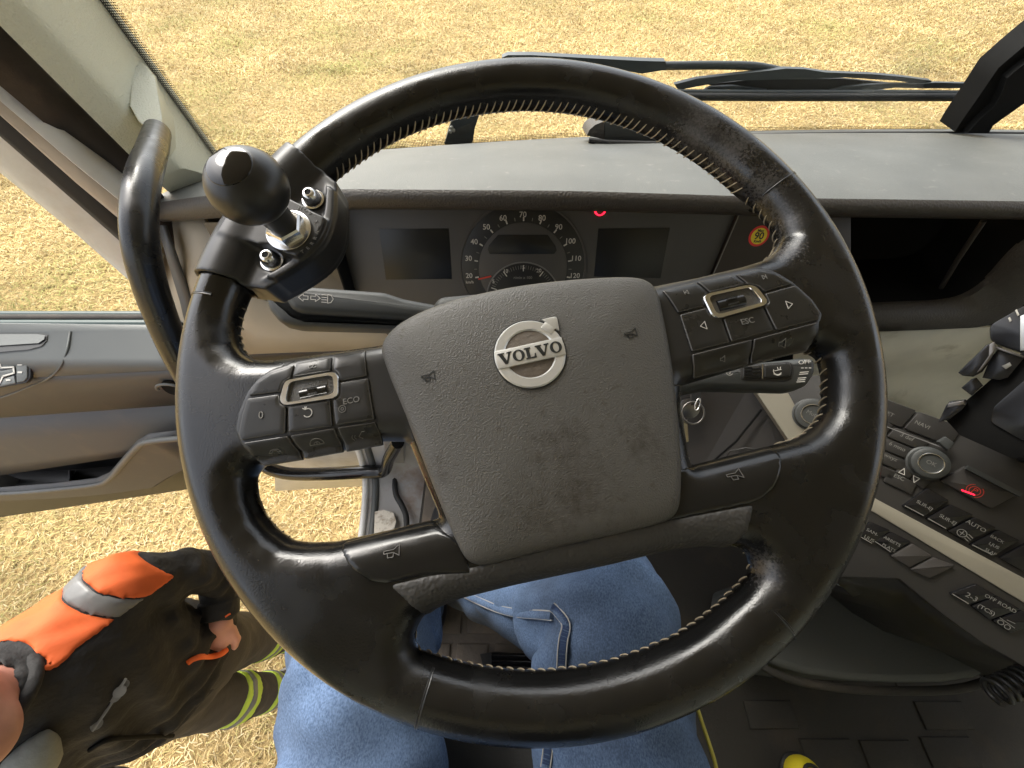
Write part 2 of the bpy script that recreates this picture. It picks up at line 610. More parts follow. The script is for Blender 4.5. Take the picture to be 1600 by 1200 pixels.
# ---- implicit surfaces: sampled distance field -> smooth quads
def surface_net(F, o, h, it=3):
    nx, ny, nz = F.shape
    neg = F < 0
    c = np.zeros((nx - 1, ny - 1, nz - 1), int)
    for i in (0, 1):
        for j in (0, 1):
            for k in (0, 1):
                c += neg[i:nx - 1 + i, j:ny - 1 + j, k:nz - 1 + k]
    act = (c > 0) & (c < 8)
    idx = -np.ones(act.shape, int)
    I = np.argwhere(act); idx[act] = np.arange(len(I))
    acc = np.zeros((len(I), 3)); cnt = np.zeros(len(I))
    for ax in range(3):
        for a in (0, 1):
            for b in (0, 1):
                off0 = [a, b]; off0.insert(ax, 0); off1 = [a, b]; off1.insert(ax, 1)
                p = I + off0; q = I + off1
                f0 = F[tuple(p.T)]; f1 = F[tuple(q.T)]
                s = (f0 < 0) != (f1 < 0)
                t = np.where(s, f0 / np.where(s, f0 - f1, 1), 0)
                acc[s] += (p + (q - p) * t[:, None])[s]; cnt[s] += 1
    V = acc / cnt[:, None]
    G = np.gradient(F)
    lim = np.array(F.shape) - 1.001

    def tri(A, P):
        P = np.clip(P, 0, lim); b = P.astype(int); f = P - b; r = 0
        for i in (0, 1):
            for j in (0, 1):
                for k in (0, 1):
                    w = (f[:, 0] if i else 1 - f[:, 0]) * (f[:, 1] if j else 1 - f[:, 1]) * (f[:, 2] if k else 1 - f[:, 2])
                    r = r + w * A[b[:, 0] + i, b[:, 1] + j, b[:, 2] + k]
        return r
    for _ in range(it):
        f = tri(F, V); g = np.stack([tri(g, V) for g in G], 1)
        st = f[:, None] * g / np.maximum((g * g).sum(1, keepdims=True), 1e-9)
        V = V - np.clip(st, -.5, .5)
    Q = []
    for ax in range(3):
        sl0 = [slice(1, -1)] * 3; sl0[ax] = slice(0, -1)
        sl1 = [slice(1, -1)] * 3; sl1[ax] = slice(1, None)
        a = neg[tuple(sl0)]; b = neg[tuple(sl1)]
        E = np.argwhere(a != b); sg = a[a != b]
        base = E.copy()
        o1, o2 = [(1, 2), (2, 0), (0, 1)][ax]
        for d in range(3):
            if d != ax: base[:, d] += 1
        def cell(d1, d2):
            p = base.copy(); p[:, o1] -= d1; p[:, o2] -= d2
            return idx[tuple(p.T)]
        q = np.stack([cell(1, 1), cell(0, 1), cell(0, 0), cell(1, 0)], 1)
        q[~sg] = q[~sg][:, ::-1]
        Q.append(q)
    Q = np.concatenate(Q)
    Q = Q[(Q >= 0).all(1)]
    return V * h + np.array(o), Q


def np_mesh(name, V, Q, m=None, parent=None, smooth=True):
    me = bpy.data.meshes.new(name)
    me.vertices.add(len(V)); me.vertices.foreach_set('co', np.asarray(V, np.float32).ravel())
    k = Q.shape[1]
    me.loops.add(Q.size); me.loops.foreach_set('vertex_index', Q.ravel().astype(np.int32))
    me.polygons.add(len(Q)); me.polygons.foreach_set('loop_start', np.arange(0, Q.size, k, dtype=np.int32))
    me.update(calc_edges=True); me.validate()
    return link(name, me, m, parent, smooth)


def grid(lo, hi, h):
    ax = [np.arange(lo[i], hi[i] + h, h) for i in range(3)]
    return np.meshgrid(*ax, indexing='ij')


def s_cap(P, a, b, ra, rb):
    """distance to a tapered capsule"""
    a = np.asarray(a, float); b = np.asarray(b, float); d = b - a; L2 = (d * d).sum()
    t = ((P[0] - a[0]) * d[0] + (P[1] - a[1]) * d[1] + (P[2] - a[2]) * d[2]) / L2
    t = np.clip(t, 0, 1)
    q = np.sqrt(sum((P[i] - a[i] - d[i] * t) ** 2 for i in range(3)))
    return q - (ra + (rb - ra) * t)


def s_ell(P, c, r, axes=None):
    d = [P[i] - c[i] for i in range(3)]
    if axes is not None:
        d = [sum(d[i] * ax[i] for i in range(3)) for ax in axes]
    k0 = np.sqrt(sum((d[i] / r[i]) ** 2 for i in range(3)))
    k1 = np.sqrt(sum((d[i] / r[i] ** 2) ** 2 for i in range(3))) + 1e-9
    return k0 * (k0 - 1) / k1


def smin(a, b, k):
    h = np.clip(.5 + .5 * (b - a) / k, 0, 1)
    return b + (a - b) * h - k * h * (1 - h)


def wob(P, s, seed=0):
    r = np.random.default_rng(seed); v = 0
    for _ in range(7):
        w = r.normal(size=3) * s; ph = r.uniform(0, 6.28)
        v = v + np.sin(P[0] * w[0] + P[1] * w[1] + P[2] * w[2] + ph)
    return v / 7


# ================================================================== THE GROUND
g = mesh('ground', [(-300, -300, 0), (300, -300, 0), (300, 300, 0), (-300, 300, 0)], [(0, 1, 2, 3)], 'soil')
g['kind'] = 'structure'


def make_grass():
    xs, ys, sc_ = [], [], []
    def area(x0, x1, y0, y1, n, s):
        xs.append(rng.uniform(x0, x1, n)); ys.append(rng.uniform(y0, y1, n)); sc_.append(np.full(n, s))
    area(-3.4, -.45, -1.0, 2.6, 60000, .75)
    area(-7.5, -.8, 1.2, 6.0, 60000, 1.15)
    area(-9, 11, 4.2, 8.5, 150000, 1.2)
    area(-14, 17, 8.0, 16, 190000, 1.75)
    area(-30, 34, 15.5, 34, 30000, 5)
    x = np.concatenate(xs); y = np.concatenate(ys); s = np.concatenate(sc_); n = len(x)
    s = s * rng.uniform(.7, 1.35, n)
    L = .055 * s; w = .0046 * s
    clump = np.sin(x * 7 + 2 * np.sin(y * 5)) * np.sin(y * 6.3 + 1.7 * np.sin(x * 4.1))
    az = rng.uniform(0, 6.283, n) + clump * 1.5
    el = rng.uniform(.05, .75, n)
    bend = rng.uniform(-1.3, 1.3, n)
    d0 = np.stack([np.cos(az) * np.cos(el), np.sin(az) * np.cos(el), np.sin(el)], 1)
    az2 = az + bend
    el2 = el - rng.uniform(.2, 1.1, n)
    d1 = np.stack([np.cos(az2) * np.cos(el2), np.sin(az2) * np.cos(el2), np.sin(el2)], 1)
    sd = np.stack([-np.sin(az), np.cos(az), rng.uniform(-.5, .5, n)], 1)
    p0 = np.stack([x, y, rng.uniform(0, .014, n) * s], 1)
    p1 = p0 + d0 * (L * .55)[:, None]; p2 = p1 + d1 * (L * .5)[:, None]
    p2[:, 2] = np.maximum(p2[:, 2], .002)
    hw = (w / 2)[:, None] * sd
    V = np.stack([p0 - hw, p0 + hw, p1 - hw * .9, p1 + hw * .9, p2], 1).reshape(-1, 3)
    b = np.arange(n) * 5
    T = np.concatenate([np.stack([b, b + 1, b + 3], 1), np.stack([b, b + 3, b + 2], 1), np.stack([b + 2, b + 3, b + 4], 1)])
    o = np_mesh('grass', V, T, 'straw', None, smooth=False)
    base = np.array([[.62, .46, .21], [.70, .54, .28], [.50, .35, .15], [.56, .47, .19], [.36, .27, .12], [.76, .62, .36]])
    green = np.array([.30, .32, .09])
    pick = rng.choice(6, n, p=[.3, .22, .16, .14, .06, .12])
    c = base[pick] * rng.uniform(.85, 1.12, (n, 1))
    gp = np.sin(x * 1.9 + 1.3 * np.sin(y * 1.1)) * np.sin(y * 1.6 + np.sin(x * 1.4)) + .55 * np.sin(x * .6 + y * .45)
    gmix = np.clip((gp + .95 * np.exp(-((x + 3.5) / 2.2) ** 2 - ((y - 3) / 2.6) ** 2) + rng.normal(0, .4, n) - .35) * .55, 0, .8)
    c = c * (1 - gmix[:, None]) + green * gmix[:, None]
    big = 1 + .13 * np.sin(x * .8 + 1.1 * np.sin(y * .7)) * np.sin(y * .9) + .16 * np.sin(x * 3.1 + 2 * np.sin(y * 2.3)) * np.sin(y * 2.9 + np.sin(x * 2.2)) + .12 * clump
    c = c * big[:, None] * .92
    cl = np.concatenate([np.repeat(c, 5, 0), np.ones((n * 5, 1))], 1)
    at = o.data.color_attributes.new('tint', 'FLOAT_COLOR', 'POINT')
    at.data.foreach_set('color', cl.astype(np.float32).ravel())
    o['kind'] = 'stuff'
    o['label'] = 'dry straw coloured lawn grass with greenish patches all round the truck'
    o['category'] = 'grass'


make_grass()

# ================================================================== STEERING WHEEL
TILT = R(12.5)
WN = math.sin(TILT) * UPV - math.cos(TILT) * FWD          # towards the driver
WY = math.cos(TILT) * UPV + math.sin(TILT) * FWD
WC = C0 + .0118 * RGT + .0273 * UPV + .2612 * FWD
WM = np.eye(4); WM[:3, 0] = RGT; WM[:3, 1] = WY; WM[:3, 2] = WN; WM[:3, 3] = WC
WR, TR = .225, .0167                                       # outer radius, grip radius


def W(px, py, n=0.0):
    p = PN(px, py, WC + WN * n, WN) - WC
    return np.array([p @ RGT, p @ WY])


def WL(pts, n=0.0): return [W(x, y, n) for x, y in pts]


wheel = thing('steering_wheel', 'black leather steering wheel with stitched rim, button pads and grey airbag cover', 'steering wheel', mw=Matrix(WM.tolist()))
bpy.context.view_layer.update()

a0 = [math.atan2(*(W(1150, 300)[::-1])), math.atan2(*(W(455, 330)[::-1]))]
rin = WR - 2 * TR
topArc = [(rin * math.cos(t), rin * math.sin(t)) for t in np.linspace(a0[0], a0[1], 40)]
CFOOT, CHGT = np.array([-.0118, -.0832]), .249


def edge_fit(pts):
    """outline of an opening as the lens sees it -> edge of the round-edged leather in the wheel plane"""
    P_ = np.array(pts); c = P_.mean(0); out = []
    for i in range(len(P_)):
        t_ = P_[min(i + 1, len(P_) - 1)] - P_[max(i - 1, 0)]; nn = np.array([t_[1], -t_[0]]); nn /= np.linalg.norm(nn)
        k = ((P_[i] - CFOOT) @ nn) / CHGT
        out.append((nn, TR * (math.sqrt(1 + k * k) - 1)))
    return out


def WE(pts, ref):
    """traced opening edge; ref is a pixel inside the opening"""
    P_ = np.array(WL(pts)); r_ = W(*ref); res = []
    for p, (nn, o_) in zip(P_, edge_fit(P_)):
        if (p - r_) @ nn < 0: nn = -nn
        res.append(p + nn * o_)
    return res


hole_A = WE([(1170, 320), (1180, 332), (1200, 357), (1210, 377), (1206, 395), (1188, 410), (1150, 420), (1080, 436), (1010, 452)][::-1], (1000, 330)) + topArc + \
    WE([(395, 460), (383, 490), (377, 515), (379, 540), (388, 556), (405, 564), (440, 562), (500, 553), (590, 541)], (520, 450)) + WL([(800, 500)])
hole_B = WE([(500, 713), (411, 729), (403, 745), (405, 772), (415, 800), (435, 825), (457, 842), (485, 847), (525, 846), (600, 830), (690, 810)], (520, 780)) + WL([(640, 690), (600, 690)])
hole_C = WE([(1160, 575), (1262, 548), (1274, 562), (1281, 585), (1282, 620), (1280, 640), (1273, 656), (1260, 673), (1240, 686), (1215, 693), (1075, 728)], (1160, 640)) + WL([(1060, 640), (1062, 604)])
b0 = [math.atan2(*(W(700, 1029)[::-1])), math.atan2(*(W(1100, 960)[::-1]))]
botArc = [(rin * math.cos(t), rin * math.sin(t)) for t in np.linspace(b0[0], b0[1], 24)]
hole_D = WE([(800, 912), (720, 932), (687, 945), (662, 962), (650, 985), (649, 1002), (657, 1015)], (850, 970)) + botArc + \
    WE([(1150, 915), (1170, 890), (1168, 872), (1157, 859), (1145, 853), (1090, 851), (1040, 858), (950, 880), (870, 897)], (900, 960))


def poly_sd(poly, X, Y):
    """signed distance, negative inside"""
    P = np.asarray(poly, float); x = X.ravel(); y = Y.ravel()
    d = np.full(x.shape, 1e9); ins = np.zeros(x.shape, bool)
    for a, b in zip(P, np.roll(P, -1, 0)):
        e = b - a
        wx, wy = x - a[0], y - a[1]
        t = np.clip((wx * e[0] + wy * e[1]) / (e @ e + 1e-15), 0, 1)
        d = np.minimum(d, (wx - e[0] * t) ** 2 + (wy - e[1] * t) ** 2)
        c = ((a[1] <= y) & (y < b[1])) | ((b[1] <= y) & (y < a[1]))
        xi = a[0] + (y - a[1]) * e[0] / (e[1] if abs(e[1]) > 1e-12 else 1e-12)
        ins ^= c & (x < xi)
    d = np.sqrt(d); d[ins] *= -1
    return d.reshape(X.shape)


GH = .0018
gx = np.arange(-.2376, .2377, GH); gz = np.arange(-.0234, .0235, GH)
GX, GY = np.meshgrid(gx, gx, indexing='ij')
GD = WR - np.hypot(GX, GY)                                 # distance to the edge of the leather, positive inside
for hp in (hole_A, hole_B, hole_C, hole_D):
    GD = np.minimum(GD, poly_sd(hp, GX, GY))


def blur(A, k):
    for _ in range(k):
        B = np.pad(A, 1, mode='edge')
        A = (B[:-2, 1:-1] + B[2:, 1:-1] + B[1:-1, :-2] + B[1:-1, 2:] + 4 * B[1:-1, 1:-1]) / 8
    return A


GD = blur(GD, 3)
WF = np.sqrt(np.maximum(TR - GD, 0)[:, :, None] ** 2 + gz[None, None, :] ** 2) - TR


def gsample(A, x, y):
    i = np.clip((x - gx[0]) / GH, 0, len(gx) - 2); j = np.clip((y - gx[0]) / GH, 0, len(gx) - 2)
    a, b = int(i), int(j); f, g_ = i - a, j - b
    return (A[a, b] * (1 - f) + A[a + 1, b] * f) * (1 - g_) + (A[a, b + 1] * (1 - f) + A[a + 1, b + 1] * f) * g_


def wh(x, y):
    """height of the leather body over the wheel plane"""
    d = max(gsample(GD, x, y), .0035)
    return math.sqrt(max(TR ** 2 - max(TR - d, 0) ** 2, 0))


def WS(px, py, off=.001):
    n = TR
    for _ in range(8):
        q = W(px, py, n); n = .5 * n + .5 * (wh(*q) + off)
    return W(px, py, n)


def WSL(pts, off=.001): return [WS(x, y, off) for x, y in pts]


V, Q = surface_net(WF, (gx[0], gx[0], gz[0]), GH)
rim = np_mesh('rim', V, Q, 'leather', wheel)


def skin_patch(name, poly, off, m, parent, rad=None):
    d2 = poly_sd(poly, GX, GY)[:, :, None]
    F = np.maximum(WF - off, d2)
    F = np.maximum(F, (.002 - gz)[None, None, :])
    V, Q = surface_net(F, (gx[0], gx[0], gz[0]), GH, 2)
    return np_mesh(name, V, Q, m, parent)


# rounded leather seams across the grip
def ring_seam(px0, py0, px1, py1, name='seam', span=152):
    p = .5 * (W(px0, py0) + W(px1, py1)); a = math.atan2(p[1], p[0])
    c = np.array([math.cos(a), math.sin(a), 0]) * (WR - TR)
    e = np.array([math.cos(a), math.sin(a), 0]); z = np.array([0, 0, 1.0])
    rr = TR + .00015
    path = [c + rr * (math.cos(t) * e + math.sin(t) * z) for t in np.linspace(R(-span), R(span), 36)]
    t_ = np.array([-math.sin(a), math.cos(a), 0])
    V = []; F = []
    prof = [(-.0011, -.0006), (-.0006, .00025), (0, -.0002), (.0006, .00025), (.0011, -.0006)]
    for k, p_ in enumerate(path):
        o_ = (p_ - c) / rr
        for s_, h_ in prof: V.append(p_ + t_ * s_ + o_ * h_)
    n = len(path); m_ = len(prof)
    for k in range(n - 1):
        for j in range(m_ - 1):
            F.append((k * m_ + j, k * m_ + j + 1, (k + 1) * m_ + j + 1, (k + 1) * m_ + j))
    return mesh(name, V, F, 'leather_smooth', rim, angle=80)


ring_seam(1250, 283, 1162, 318); ring_seam(645, 1137, 690, 1028); ring_seam(1242, 995, 1150, 915); ring_seam(298, 470, 395, 478, span=105)

# stitches along the inner edges, each bent round the grip
def stitch_line(poly, slant, step=.0056, al0=-46, al1=-4, thk=.0005):
    P_ = np.array([np.asarray(p, float)[:2] for p in poly])
    L = np.concatenate([[0], np.cumsum(np.linalg.norm(np.diff(P_, axis=0), axis=1))])
    rr_ = TR + .0003
    pts_ = [(rr_ * (1 - math.cos(R(a))) - .0003, slant * .0075 * t, rr_ * math.sin(R(a))) for t in np.linspace(-.5, .5, 7) for a in [al0 + (al1 - al0) * (t + .5)]]
    V, F = tube_data(pts_, [.00025] + [thk] * 5 + [.00025], 6)
    me = None; s = step * .5
    while s < L[-1]:
        q = np.array([np.interp(s, L, P_[:, 0]), np.interp(s, L, P_[:, 1])])
        gd = np.array([gsample(GD, q[0] + .002, q[1]) - gsample(GD, q[0] - .002, q[1]), gsample(GD, q[0], q[1] + .002) - gsample(GD, q[0], q[1] - .002)])
        gd /= np.linalg.norm(gd) + 1e-9
        e_ = q - gd * gsample(GD, *q)
        M = frame([*e_, rng.normal(0, .0004)], [0, 0, 1], [gd[0], gd[1], 0])
        if me is None:
            o = mesh('stitch', V, F, 'thread', rim); me = o.data
        else:
            o = bpy.data.objects.new('stitch', me); col.objects.link(o); o.parent = rim
        o.matrix_basis = Matrix((M @ np.array(Matrix.Rotation(rng.normal(0, .02), 4, 'Z'))).tolist())
        s += step * rng.uniform(.92, 1.08)


arcT = [(rin * math.cos(t), rin * math.sin(t)) for t in np.linspace(math.atan2(*(W(530, 282)[::-1])), a0[0], 60)]
stitch_line(arcT, -.75, al1=8)
stitch_line(WL([(1162, 312), (1180, 332), (1200, 357), (1210, 377), (1206, 395), (1190, 409)]), .35)
stitch_line(WL([(1264, 550), (1274, 562), (1281, 585), (1282, 620), (1280, 640), (1273, 656), (1260, 673), (1240, 686), (1217, 692)]), .35, al0=-40, al1=2, thk=.00045)
stitch_line(WL([(650, 985), (649, 1002), (657, 1015)]) + botArc + WL([(1150, 915), (1170, 890), (1168, 872), (1160, 862)]), .5, al0=-32, al1=-6, thk=.0004, step=.0060)
stitch_line(WL([(403, 745), (405, 772), (415, 800), (435, 825), (457, 842)]), .2, al0=-36, al1=-8, thk=.0003)
stitch_line(WL([(390, 475), (379, 510), (379, 540), (388, 556)]), .2)

wear('leather', [(*W(x, y, .010), .010, r_) for x, y, r_ in ((1090, 205, .030), (1140, 240, .032), (1190, 290, .028), (1215, 340, .024), (1228, 395, .020), (1190, 890, .018))], (.075, .070, .068), .40, 520, .64, .90)
wear('airbag', [(*W(x, y, .024), .024, r_) for x, y, r_ in ((880, 700, .045), (900, 770, .05), (840, 800, .035), (690, 735, .02), (1000, 690, .03))], (.040, .033, .025), .6, 150, .68, .98)

# centre airbag cover
air_px = [(597, 560), (594, 545), (600, 528), (618, 509), (650, 490), (700, 471), (760, 456), (820, 445), (890, 437), (950, 433), (990, 433), (1013, 439), (1028, 455),
          (1037, 490), (1050, 560), (1060, 640), (1066, 720), (1065, 780), (1058, 805), (1040, 818), (980, 834), (900, 852), (820, 871), (765, 885), (742, 885), (726, 875),
          (712, 850), (690, 797), (662, 727), (632, 650), (608, 592)]
air = catmull(WL(air_px, .016), 3, True)
ctr = np.mean(air, axis=0)
air = np.array(air)
prof = [(1.0, -.004), (1.002, .004), (1.0, .010), (.992, .0150), (.978, .0188), (.955, .0212), (.92, .0226), (.85, .0240), (.7, .0258), (.5, .0272), (.3, .0280), (.12, .0283)]


def air_h(p):
    lo = 0
    d = np.linalg.norm(np.asarray(p) - ctr)
    ang = math.atan2(*(np.asarray(p) - ctr)[::-1])
    A = air - ctr; an = np.arctan2(A[:, 1], A[:, 0]); rr_ = np.hypot(A[:, 0], A[:, 1])
    k = np.argsort(an); rmax = np.interp(ang, an[k], rr_[k], period=2 * math.pi)
    s = d / rmax
    P = prof[::-1]
    return float(np.interp(s, [q[0] for q in P if q[0] <= 1.0 and q[1] >= .010], [q[1] for q in P if q[0] <= 1.0 and q[1] >= .010]))


V = []; F = []; N = len(air)
for s, z in prof:
    for q in air: V.append([*(ctr + (q - ctr) * s), z])
for i in range(len(prof) - 1):
    for k in range(N): F.append((i * N + k, i * N + (k + 1) % N, (i + 1) * N + (k + 1) % N, (i + 1) * N + k))
F.append(tuple((len(prof) - 1) * N + k for k in range(N)))
cover = mesh('airbag_cover', V, F, 'airbag', wheel, angle=70)


def AS(px, py, off=0.0):
    n = .025
    for _ in range(6):
        q = W(px, py, n); n = air_h(q) + off
    return np.array([*q, n])


# brand emblem
E0 = AS(828, 553); ex = AS(882, 541) - AS(774, 565); er = np.linalg.norm(ex) / 2; ex = ex / np.linalg.norm(ex)
ez = np.cross(AS(828, 520) - AS(828, 590), ex); ez = -ez / np.linalg.norm(ez)
EM = frame(E0 - ez * .0004, ez if ez[2] > 0 else -ez, ex)
emblem = mesh('emblem', *[(lambda V, F: (xf(EM, V), F))(*lathe_data([(er * 1.035, -.002), (er * 1.035, .0006), (er * 1.01, .0007)], 64))][0], 'emblem_letter', wheel)


def annulus(name, r0, r1, z0, z1, m, parent, M, seg=64):
    V = []; F = []
    b_ = (r1 - r0) * .12
    pr = [(r0, z0), (r0, z1 - b_), (r0 + b_, z1), (r1 - b_, z1), (r1, z1 - b_), (r1, z0)]
    for r, z in pr:
        for k in range(seg):
            a = 2 * math.pi * k / seg; V.append((r * math.cos(a), r * math.sin(a), z))
    for i in range(len(pr)):
        j = (i + 1) % len(pr)
        for k in range(seg): F.append((i * seg + k, i * seg + (k + 1) % seg, j * seg + (k + 1) % seg, j * seg + k))
    return mesh(name, xf(M, V), F, m, parent, angle=30)


annulus('emblem_ring', er * .70, er, .0005, .0016, 'emblem_silver', emblem, EM)
plate('emblem_dirt', [(er * .71 * math.cos(t), er * .71 * math.sin(t)) for t in np.linspace(0, 6.283, 41)[:-1]], .0002, .00075, 'mat_brown', emblem, EM, bev=.0001)
bh = er * .265
bx = [(-.97 * er, -bh), (.97 * er, -bh), (.985 * er, 0), (.97 * er, bh), (-.97 * er, bh), (-.985 * er, 0)]
plate('emblem_band', bx, .0005, .0021, 'emblem_silver', emblem, EM, bev=.0002)
aa = R(42)
ar = lambda u, v: (math.cos(aa) * u - math.sin(aa) * v, math.sin(aa) * u + math.cos(aa) * v)
plate('emblem_arrow', [ar(er * .80, -er * .17), ar(er * 1.04, -er * .17), ar(er * 1.04, er * .17), ar(er * .80, er * .17)], .0005, .0019, 'emblem_silver', emblem, EM, bev=.0002)
plate('emblem_arrow', [ar(er * 1.03, -er * .30), ar(er * 1.30, -er * .06), ar(er * 1.33, 0), ar(er * 1.30, er * .06), ar(er * 1.03, er * .30)], .0004, .0020, 'emblem_silver', emblem, EM, bev=.0002)
plate('emblem_backing', [ar(er * .98, -er * .345), ar(er * 1.32, -er * .08), ar(er * 1.37, 0), ar(er * 1.32, er * .08), ar(er * .98, er * .345)], -.002, .0007, 'emblem_letter', emblem, EM, bev=.0001)


# slab-serif capitals for the emblem band, drawn as outlines in a 1 x 1 cell
def letter(ch, x, w, h, parent, M):
    if ch == 'V':
        out = [(0, 1), (0, .88), (.07, .88), (.40, 0), (.58, 0), (.90, .88), (1, .88), (1, 1), (.64, 1), (.64, .88), (.76, .88), (.56, .28), (.36, .88), (.46, .88), (.46, 1)]
        polys = [out]
    elif ch == 'L':
        polys = [[(.02, 0), (.98, 0), (.98, .40), (.88, .40), (.80, .13), (.46, .13), (.46, .87), (.60, .87), (.60, 1), (.02, 1), (.02, .87), (.15, .87), (.15, .13), (.02, .13)]]
    else:
        polys = []
        K = 28; V = []; F = []
        for k in range(K):
            a = 2 * math.pi * k / K
            V.append((x + w * (.5 + .5 * math.cos(a)), h * (.5 * math.sin(a)) + 0, .0021))
            V.append((x + w * (.5 + .24 * math.cos(a)), h * (.40 * math.sin(a)), .0021))
        V += [(q[0], q[1], .0024) for q in V[:2 * K]]
        for k in range(K):
            j = (k + 1) % K
            F.append((2 * K + 2 * k, 2 * K + 2 * j, 2 * K + 2 * j + 1, 2 * K + 2 * k + 1))
            F.append((2 * k, 2 * j, 2 * K + 2 * j, 2 * K + 2 * k)); F.append((2 * k + 1, 2 * j + 1, 2 * K + 2 * j + 1, 2 * K + 2 * k + 1))
        mesh('emblem_letter', xf(M, V), F, 'emblem_letter', parent, smooth=False)
    for p in polys:
        plate('emblem_letter', [(x + w * u, h * (v - .5)) for u, v in p], .0021, .0024, 'emblem_letter', parent, M, bev=.00002)


xx = -.90 * er
for ch, w_ in (('V', .40), ('O', .34), ('L', .31), ('V', .40), ('O', .34)):
    letter(ch, xx, w_ * er, .34 * er, emblem, EM); xx += w_ * er * 1.0 + .006 * er

horn_shape = [[(-.5, .10), (.12, .10), (.5, .36), (.5, -.32), (.12, -.08), (-.5, -.08), (-.5, .10)], [(-.28, -.10), (-.24, -.36), (.10, -.36), (.14, -.10)]]


def symbol_on(surf, px, py, dx, dy, size, lines, m, parent, w=.0006, off=.0001):
    p0 = surf(px, py); p1 = surf(px + dx * 8, py + dy * 8)
    p2 = surf(px + dy * 8, py - dx * 8)
    x = p1 - p0; y = p2 - p0; z = np.cross(x, y)
    if z[2] < 0: z = -z
    M = frame(p0 + z / np.linalg.norm(z) * off, z, x)
    return line_mesh('symbol', [[(a * size, b * size) for a, b in ln] for ln in lines], w, m, parent, M, .00025)


symbol_on(AS, 985, 521, .98, -.19, .0075, horn_shape, 'emblem_letter', cover, .0005)
symbol_on(AS, 669, 588, .98, -.19, .0075, horn_shape, 'emblem_letter', cover, .0005)

# glossy horn pads, grained lower trim, button pads: skins over the spokes
pad_l = WSL([(528, 851), (600, 833), (668, 812), (720, 850), (740, 900), (665, 899), (606, 913), (580, 911), (552, 893), (535, 869)], .0012)
pad_r = WSL([(1060, 735), (1213, 695), (1221, 711), (1222, 736), (1213, 761), (1195, 778), (1179, 786), (1040, 816)], .0012)
hp_l = skin_patch('horn_pad', pad_l, .0012, 'gloss_black', wheel); hp_r = skin_patch('horn_pad', pad_r, .0012, 'gloss_black', wheel)
trim_px = [(607, 915), (665, 901), (740, 886), (900, 845), (1050, 812), (1179, 788), (1175, 812), (1167, 832), (1148, 856), (1090, 870), (1040, 876), (950, 900), (870, 920), (800, 935), (700, 965), (664, 966), (632, 938)]
skin_patch('lower_trim', WSL(trim_px[:9], .001) + WL(trim_px[9:15], 0) + WSL(trim_px[15:], .001), .0010, 'grain_dark', wheel)


def S3(px, py, off=.0015):
    q = WS(px, py, off); return np.array([*q, wh(*q) + off])


symbol_on(S3, 612, 862, .98, -.19, .0085, horn_shape, 'button_chamfer', hp_l, .0004)
symbol_on(S3, 1147, 742, .98, -.19, .0085, horn_shape, 'button_chamfer', hp_r, .0005)

modL = [(424, 576), (465, 562), (520, 552), (576, 543), (640, 540), (650, 690), (601, 699), (520, 715), (411, 733), (380, 702), (365, 672), (370, 645), (383, 613), (399, 593)]
modR = [(980, 448), (1086, 434), (1144, 422), (1184, 416), (1221, 427), (1242, 440), (1272, 467), (1287, 490), (1282, 505), (1278, 529), (1266, 549), (1174, 574), (1080, 598), (1030, 610)]
padL = skin_patch('button_pad', WSL(modL, .001), .0007, 'satin_black', wheel)
padR = skin_patch('button_pad', WSL(modR, .001), .0007, 'satin_black', wheel)


def curved_plate(name, pts, m, parent, z0=.0002, z1=.0022, bev=.0006, gap=.0003, rnd=.0012):
    p = inset(np.array(round_poly(pts, rnd, 3)), gap)
    if area2(p) < 0: p = p[::-1]
    # follow the curved pad between corners
    q = []
    for a, b in zip(p, np.roll(p, -1, 0)):
        k = max(1, int(np.linalg.norm(b - a) / .004))
        for i in range(k): q.append(a + (b - a) * i / k)
    p = np.array(q); c = p.mean(0); N = len(p)
    rings = [(p, z0), (p, z1 - bev), (inset(p, bev * .4), z1 - bev * .25), (inset(p, bev), z1)]
    pi = inset(p, bev)
    rings += [(c + (pi - c) * s, z1) for s in (.75, .5, .25, .02)]
    V = []; F = []
    for r_, z in rings:
        for v in r_: V.append([v[0], v[1], z + wh(*v)])
    for i in range(len(rings) - 1):
        for k in range(N):
            F.append((i * N + k, i * N + (k + 1) % N, (i + 1) * N + (k + 1) % N, (i + 1) * N + k))
    o = mesh(name, V, F, m, parent, angle=50)
    o.data.materials.append(MATS['button_chamfer'])  # paler bevel faces: light caught by the chamfers is put into the colour
    for f_ in range(N, min(3 * N, len(o.data.polygons))): o.data.polygons[f_].material_index = 1
    return o


